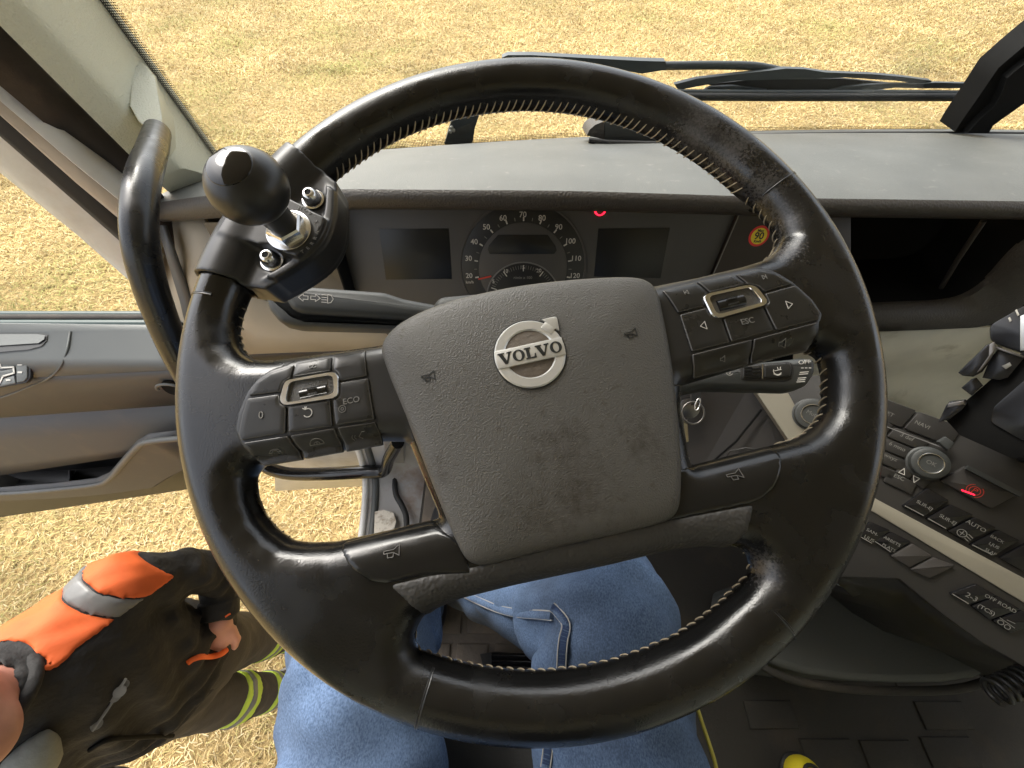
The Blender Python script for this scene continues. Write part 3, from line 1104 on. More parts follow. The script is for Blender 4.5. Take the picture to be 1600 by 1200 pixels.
BL = dict(
    a=[(387, 619), (400, 597), (424, 581), (460, 569), (454, 590), (444, 595), (437, 613)],
    cc=[(456, 589), (463, 567), (519, 557), (517, 579)],
    b=[(520, 578), (522, 556), (572, 547), (574, 588), (530, 596), (527, 582)],
    zero=[(385, 622), (436, 615), (437, 630), (447, 635), (446, 677), (377, 689), (371, 680), (376, 652)],
    undo=[(449, 635), (516, 624), (520, 667), (450, 676)],
    eco=[(519, 624), (528, 620), (530, 597), (575, 590), (586, 656), (524, 665)],
    call=[(379, 691), (449, 680), (474, 719), (412, 729), (395, 716)],
    car=[(452, 680), (522, 668), (537, 707), (476, 718)],
    talk=[(526, 667), (587, 658), (599, 696), (540, 707)])
BRt = dict(
    prev=[(1034, 454), (1086, 440), (1106, 458), (1100, 462), (1102, 478), (1060, 489)],
    up=[(1088, 440), (1146, 429), (1166, 443), (1109, 457)],
    nxt=[(1149, 429), (1182, 420), (1212, 427), (1240, 443), (1195, 456), (1184, 446), (1167, 443)],
    left=[(1062, 491), (1104, 480), (1112, 494), (1128, 498), (1141, 535), (1081, 550)],
    esc=[(1130, 497), (1193, 480), (1210, 516), (1143, 534)],
    right=[(1195, 479), (1202, 472), (1195, 458), (1243, 445), (1268, 468), (1284, 490), (1280, 500), (1213, 516)],
    voldn=[(1081, 553), (1176, 529), (1171, 570), (1084, 592)],
    volup=[(1178, 529), (1278, 502), (1275, 528), (1262, 549), (1173, 569)])
btn = {}
for k, p in BL.items(): btn[k] = curved_plate('button', WSL(p, .0022), 'button', padL)
for k, p in BRt.items(): btn[k] = curved_plate('button', WSL(p, .0022), 'button', padR)


def bezel(outer, inner, wheelpx, parent):
    o = np.array(round_poly(WSL(outer, .0035), .003, 4)); i_ = np.array(round_poly(WSL(inner, .0035), .003, 4))
    if area2(o) < 0: o = o[::-1]
    if area2(i_) < 0: i_ = i_[::-1]
    # same number of points round both outlines
    def rs(p, c, K=64):
        p = np.array([a + (b - a) * t for a, b in zip(p, np.roll(p, -1, 0)) for t in np.linspace(0, 1, 12, endpoint=False)])
        A = p - c; an = np.arctan2(A[:, 1], A[:, 0]); rr_ = np.hypot(A[:, 0], A[:, 1]); k = np.argsort(an)
        P2 = []
        for t in np.linspace(-math.pi, math.pi, K, endpoint=False):
            r_ = np.interp(t, an[k], rr_[k], period=2 * math.pi); P2.append(c + r_ * np.array([math.cos(t), math.sin(t)]))
        return np.array(P2)
    c = i_.mean(0); O, I = rs(o, c), rs(i_, c); K = len(O)
    V = []; F = []
    for p, z in ((O, 0), (O, .0030), (O + (c - O) * .03, .0036), (I - (c - I) * .03, .0036), (I, .0030), (I, 0)):
        for q in p: V.append([q[0], q[1], wh(*q) + z])
    for i in range(5):
        for k in range(K): F.append((i * K + k, i * K + (k + 1) % K, (i + 1) * K + (k + 1) % K, (i + 1) * K + k))
    b = mesh('bezel', V, F, 'chrome', parent, angle=40)
    plate('bezel_floor', I, .0, .0016, 'airbag', parent, zf=wh, bev=.0002)
    wq = [np.array([*q, wh(*q)]) for q in WSL(wheelpx, .004)]
    l0, l1 = (wq[0] + wq[3]) / 2, (wq[1] + wq[2]) / 2
    r_ = np.linalg.norm(wq[0] - wq[3]) / 2
    V, F = tube_data([l0 + (l1 - l0) * t + np.array([0, 0, .0005]) for t in np.linspace(0, 1, 5)], r_ * .9, 20, True, .9)
    t_ = mesh('thumb_wheel', V, F, 'gloss_black', parent, angle=40)
    d_ = (l1 - l0) / np.linalg.norm(l1 - l0)
    for s in (-.35, .35):
        up = np.cross(d_, [0, 0, 1]) * -1
        c_ = (l0 + l1) / 2 + np.array([0, 0, .0005 + r_ * .83]) + up * s * r_
        V, F = tube_data([c_ - d_ * r_ * .8, c_ + d_ * r_ * .8], .0005, 6)
        mesh('wheel_rib', V, F, 'button', parent)


bezel([(444, 594), (522, 580), (529, 587), (529, 616), (523, 622), (443, 634), (435, 626)], [(452, 597), (519, 586), (521, 615), (446, 629)],
      [(465, 606), (506, 596), (509, 617), (467, 624)], padL)
bezel([(1098, 463), (1106, 458), (1172, 444), (1184, 448), (1201, 470), (1197, 477), (1122, 498), (1112, 492)], [(1108, 463), (1173, 449), (1192, 472), (1121, 491)],
      [(1121, 466), (1160, 456), (1170, 475), (1128, 486)], padR)


def wtext(key, s, px, py, size, m='print_dim'):
    p0 = S3(px, py, .0024); p1 = S3(px + 9, py - 1.7, .0024); p2 = S3(px - 1.7, py - 9, .0024)
    z = np.cross(p1 - p0, p2 - p0); M = frame(p0 + .00012 * z / np.linalg.norm(z), z, p1 - p0)
    return text('lettering', s, M, size, m, btn[key].parent)


wtext('cc', 'CC', 488, 573, .0034); wtext('zero', '0', 408, 649, .0062); wtext('eco', 'ECO', 549, 626, .0050); wtext('esc', 'ESC', 1168, 502, .0052)


def wsym(key, px, py, size, lines, m='print_dim', w=.00035):
    sf = lambda x, y: S3(x, y, .0024)
    return symbol_on(sf, px, py, .98, -.19, size, lines, m, btn[key].parent, w)


circ = lambda r, a0_, a1_, n=14, c=(0, 0): [(c[0] + r * math.cos(t), c[1] + r * math.sin(t)) for t in np.linspace(R(a0_), R(a1_), n)]
wsym('undo', 481, 645, .0042, [circ(.6, -150, 120), [(-.62, .75), (-.3, .5), (-.1, .9)], [(-.3, .5), (-.32, .9)]], 'print_white', .0005)
wsym('eco', 535, 639, .0026, [circ(.8, 0, 360), circ(.3, 0, 360)])
wsym('call', 429, 704, .005, [[(-.7, -.2), (-.4, .1), (0, .2), (.4, .1), (.7, -.2), (.4, -.25), (.2, 0), (-.2, 0), (-.4, -.25), (-.7, -.2)]])
wsym('car', 496, 694, .005, [circ(.8, 0, 180), [(-.8, 0), (.8, 0)], circ(.35, 0, 180), [(0, 0), (0, .35)]])
wsym('talk', 561, 682, .005, [[(0, 0), (.5, .6)], [(0, 0), (.5, -.5)], [(.5, .6), (.8, .6)], circ(.3, 120, 240, 6, (-.2, 0)), circ(.5, 130, 230, 6, (-.3, 0))])
wsym('left', 1099, 509, .0034, [[(-.6, 0), (.45, .75), (.45, -.75), (-.6, 0)]], 'print_white')
wsym('right', 1233, 476, .0034, [[(.6, 0), (-.45, .75), (-.45, -.75), (.6, 0)]], 'print_white')
wsym('prev', 1072, 457, .0024, [[(.5, .6), (-.3, 0), (.5, -.6), (.5, .6)], [(-.5, .6), (-.5, -.6)]])
wsym('nxt', 1194, 433, .0024, [[(-.5, .6), (.3, 0), (-.5, -.6), (-.5, .6)], [(.5, .6), (.5, -.6)]])
spk = [[(-.7, -.35), (-.7, .35), (-.2, .35), (.6, .9), (.6, -.9), (-.2, -.35), (-.7, -.35)]]
wsym('voldn', 1129, 561, .0022, spk); wsym('volup', 1222, 537, .0034, spk)

# column shroud under the hub
colm = [(-.055, -.06), (.055, -.06), (.06, .0), (.045, .03), (-.045, .03), (-.06, .0)]
V, F = plate_data(round_poly(colm, .02, 4), -.16, -.0172, .01)
shroud = mesh('column_shroud', V, F, 'stalk', wheel)
sh2 = WL([(672, 478), (684, 460), (740, 455), (800, 452), (860, 452), (880, 560), (720, 570)], -.03)
V, F = plate_data(round_poly(sh2, .006, 3), -.07, -.03, .006)
mesh('shroud_top', V, F, 'stalk', shroud)

# ================================================================== SPINNER KNOB clamped to the rim
KC = np.array([*W(432, 345, .012), .012])
kang = math.atan2(KC[1], KC[0])
knob = thing('spinner_knob', 'black ball spinner knob bolted to the upper left of the wheel rim', 'steering knob', mw=Matrix((WM @ frame([*((WR - TR) * KC[:2] / np.linalg.norm(KC[:2])), 0], [0, 0, 1], [KC[0], KC[1], 0])).tolist()))
bpy.context.view_layer.update()
KI = np.linalg.inv(wm(knob)) @ WM


def KL(px, py, n):
    q = W(px, py, n); return xf(KI, np.array([[q[0], q[1], n]]))[0]


# clamp body as a blended field: sleeve round the grip, plate inwards, raised centre block
kh = .0012
KX, KY, KZ = grid((-.064, -.064, -.026), (.024, .064, .036), kh)   # local x = outwards; y = along the rim
KX = KX * 1
Rm = WR - TR
rad_ = np.hypot(KX + Rm, KY) - Rm                                   # distance outwards from the grip centre line
angp = np.arctan2(KY, KX + Rm) * Rm
KP = (rad_, angp, KZ)
tubeF = np.hypot(rad_, KZ)
sleeve = np.maximum(tubeF - (TR + .0032), np.abs(angp) - .052)
moon_x = -.0575 + 9.0 * angp ** 2
pl2 = np.maximum(moon_x - rad_, rad_ - .006)
plateF = np.maximum(np.maximum(pl2, np.abs(KZ + .002) - .0115), np.abs(angp) - .0535)
blk = np.maximum(np.maximum(np.abs(angp - .003) - .021, np.maximum(moon_x + .003 - rad_, rad_ - .004)), np.abs(KZ - .006) - .0125)
rdg = np.maximum(np.maximum(np.abs(rad_ - moon_x - .004) - .0035, np.abs(angp) - .045), np.abs(KZ - .004) - .010)
CF = smin(smin(sleeve, plateF, .004), smin(blk, rdg, .003), .004)
CF = np.maximum(CF, -(tubeF - TR - .0004))
for yb in (-.030, .030):
    CF = np.maximum(CF, -(np.maximum(np.hypot(rad_ + .029, angp - yb) - .0085, .0085 - KZ)))
V, Q = surface_net(CF, (-.064, -.064, -.026), kh, 2)
np_mesh('clamp', V, Q, 'satin_black', knob)
for yb in (-.030, .030):
    b = lathe_data([(.0075, .0085), (.0075, .0100), (.0062, .0102), (.0058, .0130), (.0046, .0160), (.0038, .0172), (.0030, .0176), (.0022, .0176), (.0020, .0150)], 28)
    a_ = yb / Rm
    ox, oy = (Rm - .029) * math.cos(a_) - Rm, (Rm - .029) * math.sin(a_)
    bo = mesh('bolt', b[0] + np.array([ox, oy, 0]), b[1], 'chrome', knob, angle=35)
    mesh('bolt_socket', lathe_data([(.0021, .0165), (.0021, .0172), (.0003, .0172)], 6)[0] + np.array([ox, oy, 0]), lathe_data([(.0021, .0165), (.0021, .0172), (.0003, .0172)], 6)[1], 'deep_black', bo)
kx, ky = -.0370, .0050
at = lambda VF: (VF[0] + np.array([kx, ky, 0]), VF[1])
mesh('washer', *at(lathe_data([(.0145, .018), (.0145, .0200), (.0138, .0204), (.009, .0204)], 40)), 'chrome', knob, angle=30)
mesh('nut', *at(lathe_data([(.0120, .0204), (.0120, .0262), (.0108, .0274), (.006, .0274)], 6)), 'chrome', knob, angle=20)
mesh('stem', *at(lathe_data([(.0085, .022), (.0088, .030), (.0095, .040), (.0120, .046), (.01, .050)], 32)), 'satin_black', knob, angle=60)
BRd, BZ = .0210, .0600
SQ = .86
pr = [(max(BRd * math.sin(t), .0005), BZ - SQ * BRd * math.cos(t)) for t in np.linspace(.35, R(146), 26)]
mesh('ball', *at(lathe_data(pr, 56)), 'satin_black', knob, angle=70)
cr = BRd * math.sin(R(146)); cz = BZ - SQ * BRd * math.cos(R(146))
mesh('ball_cap', *at(lathe_data([(cr * 1.02, cz - .0006), (cr * 1.005, cz + .0003), (cr * .96, cz + .0006), (cr * .6, cz + .0013), (cr * .3, cz + .0016), (.0004, cz + .0017)], 56)), 'gloss_cap', knob, angle=70)
tx = 'TERRA-X.COM'
for i, ch in enumerate(tx):
    t = R(150 + i * 13)
    px_, py_ = kx + .0180 * math.cos(t), ky + .0180 * math.sin(t)
    text('lettering', ch, frame([px_, py_, .0186], [0, 0, 1], [-math.sin(t), math.cos(t), 0]), .0034, 'button_edge', knob, .0002)

# ================================================================== TRUCK CAB
cab = thing('truck_cab', 'truck cab shell with pale green pillar trim, windscreen and dark floor', 'truck', (.6, 0, 0))
bpy.context.view_layer.update()


def glass_y(x, z): return .97 - .11 * ((x - .6) / 1.22) ** 2 - .18 * (z - 2.04)


rows = []
for z in np.linspace(1.98, 2.95, 8):
    rows.append([np.array([x, glass_y(x, z), z]) for x in np.linspace(-.64, 1.84, 25)])
wind = quadstrip('windshield', rows, 'glass', cab)


def frit_mat():
    """ceramic dot print along the pane's edge: black, breaking up into dots"""
    m = bpy.data.materials.new('frit'); m.use_nodes = True; n = m.node_tree.nodes; l = m.node_tree.links
    b = n['Principled BSDF']; b.inputs['Base Color'].default_value = (.008, .008, .008, 1); b.inputs['Roughness'].default_value = .5
    at_ = n.new('ShaderNodeAttribute'); at_.attribute_name = 'dots'
    sx = n.new('ShaderNodeSeparateXYZ'); l.new(at_.outputs['Vector'], sx.inputs[0])
    def math_(op, a, b_=None):
        q = n.new('ShaderNodeMath'); q.operation = op
        for i, v in enumerate((a, b_)):
            if v is None: continue
            if isinstance(v, (int, float)): q.inputs[i].default_value = v
            else: l.new(v, q.inputs[i])
        return q.outputs[0]
    cx = math_('SUBTRACT', math_('FRACT', math_('MULTIPLY', sx.outputs[0], 300.)), .5)
    cy = math_('SUBTRACT', math_('FRACT', math_('MULTIPLY', sx.outputs[1], 300.)), .5)
    r2 = math_('SQRT', math_('ADD', math_('MULTIPLY', cx, cx), math_('MULTIPLY', cy, cy)))
    lim = math_('SUBTRACT', .62, math_('MULTIPLY', sx.outputs[2], .34))
    a = math_('LESS_THAN', r2, lim); l.new(a, b.inputs['Alpha'])
    MATS['frit'] = m


frit_mat()


def frit(name, edge, inward, width, parent):
    """edge: points on the pane, inward: unit vectors"""
    V = []; F = []; D = []; s = 0
    for i, (p, d) in enumerate(zip(edge, inward)):
        if i: s += np.linalg.norm(np.asarray(p) - edge[i - 1])
        V += [np.asarray(p), np.asarray(p) + np.asarray(d) * width]; D += [(s, 0, 0), (s, width, 1)]
        if i: F.append((2 * i - 2, 2 * i - 1, 2 * i + 1, 2 * i))
    V = to_local(parent, V)
    o = mesh(name, V, F, 'frit', parent, fix=False)
    at_ = o.data.attributes.new('dots', 'FLOAT_VECTOR', 'POINT')
    at_.data.foreach_set('vector', np.array(D, np.float32).ravel())
    return o


zs = np.linspace(1.99, 2.9, 30)
frit('frit_band', [np.array([-.618, glass_y(-.618, z) - .003, z]) for z in zs], [np.array([1, .0, 0])] * 30, .022, wind)
xs_ = np.linspace(-.63, 1.82, 60)


def base_z(x): return 2.046 + .012 * max(0, x) - .006


frit('frit_band', [np.array([x, glass_y(x, base_z(x) - .02) - .003, base_z(x) - .02]) for x in xs_], [np.array([0, -.17, .985])] * 60, .034, wind)

# left A-pillar trim, built down to the dashboard and up to the roof
def line_ext(p0, p1, t): return np.asarray(p0) + (np.asarray(p1) - np.asarray(p0)) * t


G0, G1 = PX(330, 238, -.617), PX(155, 0, -.617)
R0, R1 = PD(238, 213, .655), PD(32, 0, .49)
E0_, E1_ = PD(197, 237, .64), PD(0, 40, .49)
B0, B1 = np.array([-.70, .80, 2.03]), np.array([-.70, .76, 2.3])
ringsP = []
for t in (-.32, -.12, 0, .25, .5, 1, 1.7, 2.4):
    g_, r_, e_, b_ = line_ext(G0, G1, t), line_ext(R0, R1, t), line_ext(E0_, E1_, t), line_ext(B0, B1, t)
    mid = r_ * .80 + g_ * .20; mid2 = r_ * .84 + e_ * .16
    ringsP.append([g_ + np.array([-.01, .03, 0]), g_, mid, r_ + (mid - r_) * .3 + (mid2 - r_) * .3, mid2, e_, b_])
V = [p for r_ in ringsP for p in r_]; n_ = 7; F = []
for i in range(len(ringsP) - 1):
    for k in range(n_): F.append((i * n_ + k, i * n_ + (k + 1) % n_, (i + 1) * n_ + (k + 1) % n_, (i + 1) * n_ + k))
F.append(tuple(range(n_))); F.append(tuple(len(V) - n_ + k for k in range(n_)))
pillar = mesh('pillar_trim', to_local(cab, V), F, 'beige_green', cab, angle=50)
# cover over the upper handle mount
cap_px = [(208, 85), (232, 100), (248, 118), (262, 150), (275, 180), (281, 228), (270, 250), (262, 252), (240, 215), (215, 195), (199, 168), (203, 130)]
lo = [PD(x, y, .74) for x, y in cap_px]
hi = [PD(x + dx, y + dy, d) for (x, y), (dx, dy, d) in zip(cap_px, [(1, 4, .655), (-3, 4, .655), (-6, 3, .655), (-14, 3, .65), (-22, 3, .64), (-24, -2, .63), (-14, -6, .625), (-8, -10, .62), (-1, -6, .61), (2, -6, .61), (4, -3, .62), (2, 1, .64)])]
pc = solid_from('pillar_cap', lo, hi, 'beige_green', pillar, angle=30)
bm_ = pc.modifiers.new('bev', 'BEVEL'); bm_.width = .009; bm_.segments = 4

# dark door seal edging the pillar
sealp = [[PD(0, 38, .50), PD(0, 130, .54)], [PD(100, 140, .585), PD(100, 212, .62)], [PD(197, 237, .66), PD(200, 292, .70)], [PD(230, 275, .70), PD(240, 345, .74)], [PD(275, 330, .76), PD(282, 400, .8)]]
e0 = [line_ext(sealp[1][k], sealp[0][k], 2.6) for k in (0, 1)]
quadstrip('door_seal', [e0] + sealp, 'seal_dark', cab, thick=.022)

# roof, rear wall, right side: what closes the cab behind and above the lens
def sheet(name, quad, m, th=.03, parent=cab):
    return quadstrip(name, [[quad[0], quad[1]], [quad[3], quad[2]]], m, parent, thick=th, smooth=False)


V3 = lambda *a: np.array(a, float)
sheet('rear_wall', [V3(-.66, -.85, 1.25), V3(1.86, -.85, 1.25), V3(1.86, -.85, 3.05), V3(-.66, -.85, 3.05)], 'beige_green')
sheet('side_panel', [V3(1.86, -.85, 1.25), V3(1.86, .85, 1.25), V3(1.86, .85, 1.95), V3(1.86, -.85, 1.95)], 'door_grey')
sheet('side_panel', [V3(-.66, -.85, 1.25), V3(-.66, -.50, 1.25), V3(-.66, -.50, 3.05), V3(-.66, -.85, 3.05)], 'beige_green')
sheet('side_panel', [V3(1.86, -.85, 1.95), V3(1.86, -.35, 1.95), V3(1.86, -.35, 3.05), V3(1.86, -.85, 3.05)], 'beige_green')
sheet('roof', [V3(-.66, -.85, 3.05), V3(1.86, -.85, 3.05), V3(1.86, .78, 3.05), V3(-.66, .78, 3.05)], 'headliner')

# floor with rubber mats
FZ = 1.28
floor = sheet('cab_floor', [V3(-.27, -.85, FZ - .02), V3(1.86, -.85, FZ - .02), V3(1.86, .80, FZ - .02), V3(-.27, .80, FZ - .02)], 'floor_black', .03)
fire = sheet('firewall', [V3(-.44, .80, FZ - .03), V3(1.86, .80, FZ - .03), V3(1.86, .74, 2.0), V3(-.44, .74, 2.0)], 'deep_black', .02)
foot = mesh('floor_mat', to_local(cab, xf(frame([-.10, .33, FZ], [0, 0, 1]), plate_data(round_poly([(-.16, -.42), (.24, -.42), (.30, .10), (.24, .40), (-.16, .40)], .05, 4), 0, .012, .004)[0])),
            plate_data(round_poly([(-.16, -.42), (.24, -.42), (.30, .10), (.24, .40), (-.16, .40)], .05, 4), 0, .012, .004)[1], 'mat_brown', cab)
tread = None


def tread_grid(parent, cx, cy, nx, ny, sx, sy, z, m, rot=0.0, skip=0.0, jit=0.0):
    V, F = plate_data([(-sx / 2, -sy / 2), (sx / 2, -sy / 2), (sx / 2, sy / 2), (-sx / 2, sy / 2)], 0, .006, .0025)
    me = None
    for i in range(nx):
        for j in range(ny):
            if rng.random() < skip: continue
            x = (i - (nx - 1) / 2) * sx * 1.22 + (j % 2) * sx * .3 + rng.normal(0, jit); y = (j - (ny - 1) / 2) * sy * 1.35 + rng.normal(0, jit)
            if me is None:
                o = mesh('tread_block', V, F, m, parent, angle=30); me = o.data
            else:
                o = bpy.data.objects.new('tread_block', me); col.objects.link(o); o.parent = parent
            q = np.array([cx + x * math.cos(rot) - y * math.sin(rot), cy + x * math.sin(rot) + y * math.cos(rot), z])
            o.location = Vector(to_local(parent, [q])[0]); o.rotation_euler.z = rot


tread_grid(foot, -.05, .33, 4, 9, .075, .06, FZ + .0115, 'mat_brown')
tread_grid(floor, .62, -.16, 6, 5, .11, .05, FZ - .006, 'floor_black', 0, .45, .006)

# sill and door opening edge
sill_px = [(556, 690), (566, 722), (571, 750), (570, 790), (563, 850), (552, 900), (535, 960)]
Zs = [1.40, 1.33, 1.285, 1.26, 1.25, 1.25, 1.25]
e_out = [PZ(x, y, z) for (x, y), z in zip(sill_px, Zs)]
flange = tube('sill_flange', catmull(e_out, 5), .010, 'paint_white', cab, 10)
sill_in = [PZ(x + 13, y, z - .005) for (x, y), z in zip(sill_px, Zs)]
flange2 = tube('sill_seal', catmull([p + np.array([.004, 0, -.004]) for p in sill_in], 5), .011, 'tunnel_grey', cab, 10)
in2 = [PZ(x + 70, y, z - .02) for (x, y), z in zip(sill_px, Zs)]
in3 = [PZ(x + 170, y, z - .03) for (x, y), z in zip(sill_px, Zs)]
out2 = [p + np.array([-.004, 0, -.25]) for p in e_out]
ct = [catmull(q, 4) for q in (out2, e_out, [p + np.array([.012, 0, -.008]) for p in sill_in], in2, in3)]
sill = quadstrip('door_sill', ct, 'sill_grey', cab, thick=.006)
st_px = [(586, 800), (600, 797), (615, 802), (619, 815), (614, 835), (606, 860), (584, 862)]
stk = [PZ(x, y, 1.258) for x, y in st_px]
extr('sill_sticker', stk, (0, 0, .003), 'paper', cab)
tube('sill_cable', catmull([PZ(x, y, 1.268) for x, y in [(616, 690), (617, 740), (618, 770), (628, 790), (635, 810), (634, 850), (630, 880)]], 5), .0085, 'rubber', cab, 8)
extr('orange_clip', [PZ(x, y, 1.30) for x, y in [(612, 706), (624, 705), (625, 712), (612, 713)]], (0, 0, .012), 'orange_bright', cab)
extr('orange_clip', [PZ(x, y, 1.30) for x, y in [(622, 716), (630, 715), (632, 722), (624, 722)]], (0, 0, .012), 'orange_bright', cab)

# lower outer handle tube between pillar foot and door
lh = [PY(622, 690, .47), PY(608, 715, .47), PY(600, 735, .47), PY(570, 737, .47), PY(520, 740, .48), PY(470, 741, .50), PY(440, 738, .52), PY(415, 728, .55), PY(395, 700, .58)]
tube('lower_handle', catmull(lh, 6), .021, 'gloss_black', cab, 16, .8)
qb = [PY(600, 690, .50), PY(628, 690, .50), PY(632, 735, .50), PY(622, 765, .52), PY(604, 745, .50)]
extr('handle_bracket', qb, (0, .05, -.02), 'sill_grey', cab)

# grab handle on the pillar
gh = [PD(246, 206, .62), PD(239, 232, .56), PD(225, 275, .50), PD(218, 325, .48), PD(219, 375, .48), PD(230, 430, .50), PD(250, 490, .53), PD(275, 550, .57), PD(300, 600, .62), PD(318, 640, .68)]
ghp = catmull(gh, 8)
hnd = tube('grab_handle', ghp, [.0172 + .0015 * math.sin(i / len(ghp) * 3.1) for i in range(len(ghp))], 'leather_smooth', None, 24)
tag(hnd, 'thick curved black grab handle running down the left windscreen pillar', 'grab handle')

# ================================================================== OPEN DOOR
door = thing('cab_door', 'open truck door with grey armrest, map pocket and white window frame', 'door', (-.75, .70, 1.05))
bpy.context.view_layer.update()
# trim panel: rows down the door, columns outwards; (py at px=0, py at px=280, y)
rowsD = [(505, 508, .632), (520, 516, .622), (560, 560, .560), (592, 578, .538), (604, 590, .540), (652, 632, .556), (690, 668, .535), (725, 690, .512), (742, 700, .515)]
colsx = [-150, -60, 0, 50, 100, 150, 200, 250, 300, 340]
sheetD = []
for pl, pr_, y in rowsD:
    sheetD.append([PY(px, pl + (pr_ - pl) * px / 280, y) for px in colsx])
dp = quadstrip('door_panel', sheetD[:4], 'door_grey', door, thick=.004, angle=60)
dp2 = quadstrip('door_panel', sheetD[3:6], 'door_brown', door, thick=.004, angle=60)
dp3 = quadstrip('door_panel', sheetD[5:], 'door_brown', door, thick=.004, angle=60)
# pocket: back wall, bottom and front lip
lip = [(-150, 775), (0, 771), (80, 765), (150, 757), (172, 748), (195, 722), (215, 700), (232, 690), (285, 684)]
lipo = [(-150, 790), (0, 782), (90, 778), (160, 772), (235, 762), (262, 745), (282, 735), (290, 725), (300, 715)]
L3 = [PY(x, y, .462) for x, y in lip]; L3o = [PY(x, y, .470) for x, y in lipo]
L3b = [p + np.array([0, .012, .004]) for p in L3]
quadstrip('pocket_front', [[p + np.array([0, .006, .006]) for p in L3b], L3b, L3, L3o, [p + np.array([0, .09, -.02]) for p in L3o]], 'door_brown', door, thick=.004, angle=50)
tube('pocket_lip', catmull([p + np.array([0, -.002, .002]) for p in L3], 4), .0075, 'door_grey', door, 10)
bk = [PY(x, y, .585) for x, y in [(-150, 690), (320, 640), (320, 760), (-150, 830)]]
quadstrip('pocket_back', [[bk[0], bk[1]], [bk[3], bk[2]]], 'door_dark', door, thick=.004)
quadstrip('pocket_floor', [[p + np.array([0, .01, -.015]) for p in L3o], [p + np.array([0, .16, -.015]) for p in L3o]], 'door_dark', door, thick=.004)
bk2 = [PY(x, y, .60) for x, y in [(-150, 690), (320, 640), (320, 800), (-150, 860)]]
# divider seen inside the pocket
quadstrip('pocket_divider', [[PY(108, 735, .52), PY(120, 735, .59)], [PY(110, 768, .48), PY(118, 768, .59)]], 'door_dark', door, thick=.004)
box('pocket_item', PY(-5, 752, .53), (.05, .05, .10), 'print_dim', door, .004)
# raised armrest insert with its edge line, pull recess and switches
edge_px = [(110, 518), (104, 550), (95, 572), (78, 590), (50, 603), (0, 622), (-80, 645)]
ys_e = lambda py: float(np.interp(py, [505, 520, 560, 590, 604, 660], [.632, .622, .560, .538, .540, .556]))
tube('panel_seam', catmull([PY(x, y, ys_e(y) - .003) for x, y in edge_px], 5), .0022, 'door_grey', door, 6)
rec = [(-100, 521), (60, 521), (74, 523), (73, 532), (64, 541), (45, 546), (0, 550), (-100, 556)]
recs = [PY(x, y, ys_e(y) - .004) for x, y in rec]
mesh('pull_recess', to_local(door, recs), [tuple(range(len(recs)))], 'door_dark', door, smooth=False)
rec2 = [(-100, 522), (58, 522), (70, 524), (69, 530), (60, 536), (0, 540), (-100, 544)]
mesh('pull_handle', to_local(door, [PY(x, y, ys_e(y) - .006) for x, y in rec2]), [tuple(range(len(rec2)))], 'door_grey', door, smooth=False)
nA = np.array([0, -.52, .85]); ptA = PY(30, 582, ys_e(582) - .004)
MA = frame(ptA, nA, [1, 0, 0])


def onA(px, py):
    p = PN(px, py, ptA, MA[:3, 2]); return xf(np.linalg.inv(MA), [p])[0][:2]


sw_ = wplate('switch_panel', [onA(*q) for q in [(-70, 566), (0, 562), (42, 556), (49, 560), (49, 590), (43, 598), (0, 606), (-70, 620)]], -.004, .002, 'door_dark', door, MA, rnd=.004)
for q in ([(-68, 570), (8, 563), (24, 560), (27, 572), (-68, 580)], [(29, 560), (41, 558), (46, 562), (46, 590), (41, 596), (30, 598)], [(-68, 584), (6, 580), (27, 576), (27, 583), (12, 590), (-68, 598)],
          [(9, 592), (26, 587), (28, 599), (0, 605), (-68, 616)]):
    b = wplate('switch', [onA(*k) for k in q], .001, .005, 'door_grey', sw_, MA, bev=.001, rnd=.002)
line_mesh('switch_trim', [[onA(*k) for k in [(0, 563), (4, 563), (6, 575), (26, 574), (27, 583), (10, 588), (4, 600), (-10, 606)]]], .0035, 'print_white', sw_, np.linalg.inv(wm(sw_)) @ MA @ np.array([[1, 0, 0, 0], [0, 1, 0, 0], [0, 0, 1, .0055], [0, 0, 0, 1]]), .0008)
for cx_, cy_ in ((17, 564), (18, 594), (36, 570), (36, 582)):
    c_ = onA(cx_, cy_); line_mesh('switch_mark', [[(c_[0] - .004, c_[1]), (c_[0] + .004, c_[1])]], .004, 'print_white', sw_, np.linalg.inv(wm(sw_)) @ MA @ np.array([[1, 0, 0, 0], [0, 1, 0, 0], [0, 0, 1, .0055], [0, 0, 0, 1]]), .0006)
# speaker-like recess near the hinge
rc = PY(268, 606, .530)
lathe('latch_recess', [(.022, -.004), (.022, .001), (.016, .0015), (.010, .0)], frame(rc, [0, -1, .3]), 'deep_black', door, 24)
tube('latch_rim', [rc + np.array([.030 * math.cos(t), -.004, .020 * math.sin(t)]) for t in np.linspace(.5, 3.3, 16)], .0035, 'door_grey', door, 8)
# belt line: window rail, seals, outer white shell of the door
for i, (yy, dz, rr_, m_) in enumerate(((.640, 0, .012, 'seal_green'), (.655, .010, .009, 'seal_dark'), (.672, .022, .010, 'seal_green'))):
    pts_ = [PY(px, 507 + (-5 if i else 0) - 8 * i * .6, yy) + np.array([0, 0, 0]) for px in (-160, 0, 120, 230, 290)]
    tube('belt_seal', pts_, rr_, m_, door, 8)
pl_ = [PY(-160, 492, .675), PY(300, 490, .675)]
shell = [[p + np.array([0, .035, -.06]) for p in pl_], [p * np.array([1, 1, 0]) + np.array([0, .07, 1.05]) for p in pl_]]
quadstrip('door_shell', shell, 'paint_white', door, thick=.01)
lowin = [PY(430, 700, .60), PY(600, 690, .60), PY(600, 757, .62), PY(430, 766, .62)]
quadstrip('door_inner_metal', [[lowin[0], lowin[1]], [lowin[3], lowin[2]]], 'paint_white', door, thick=.006)
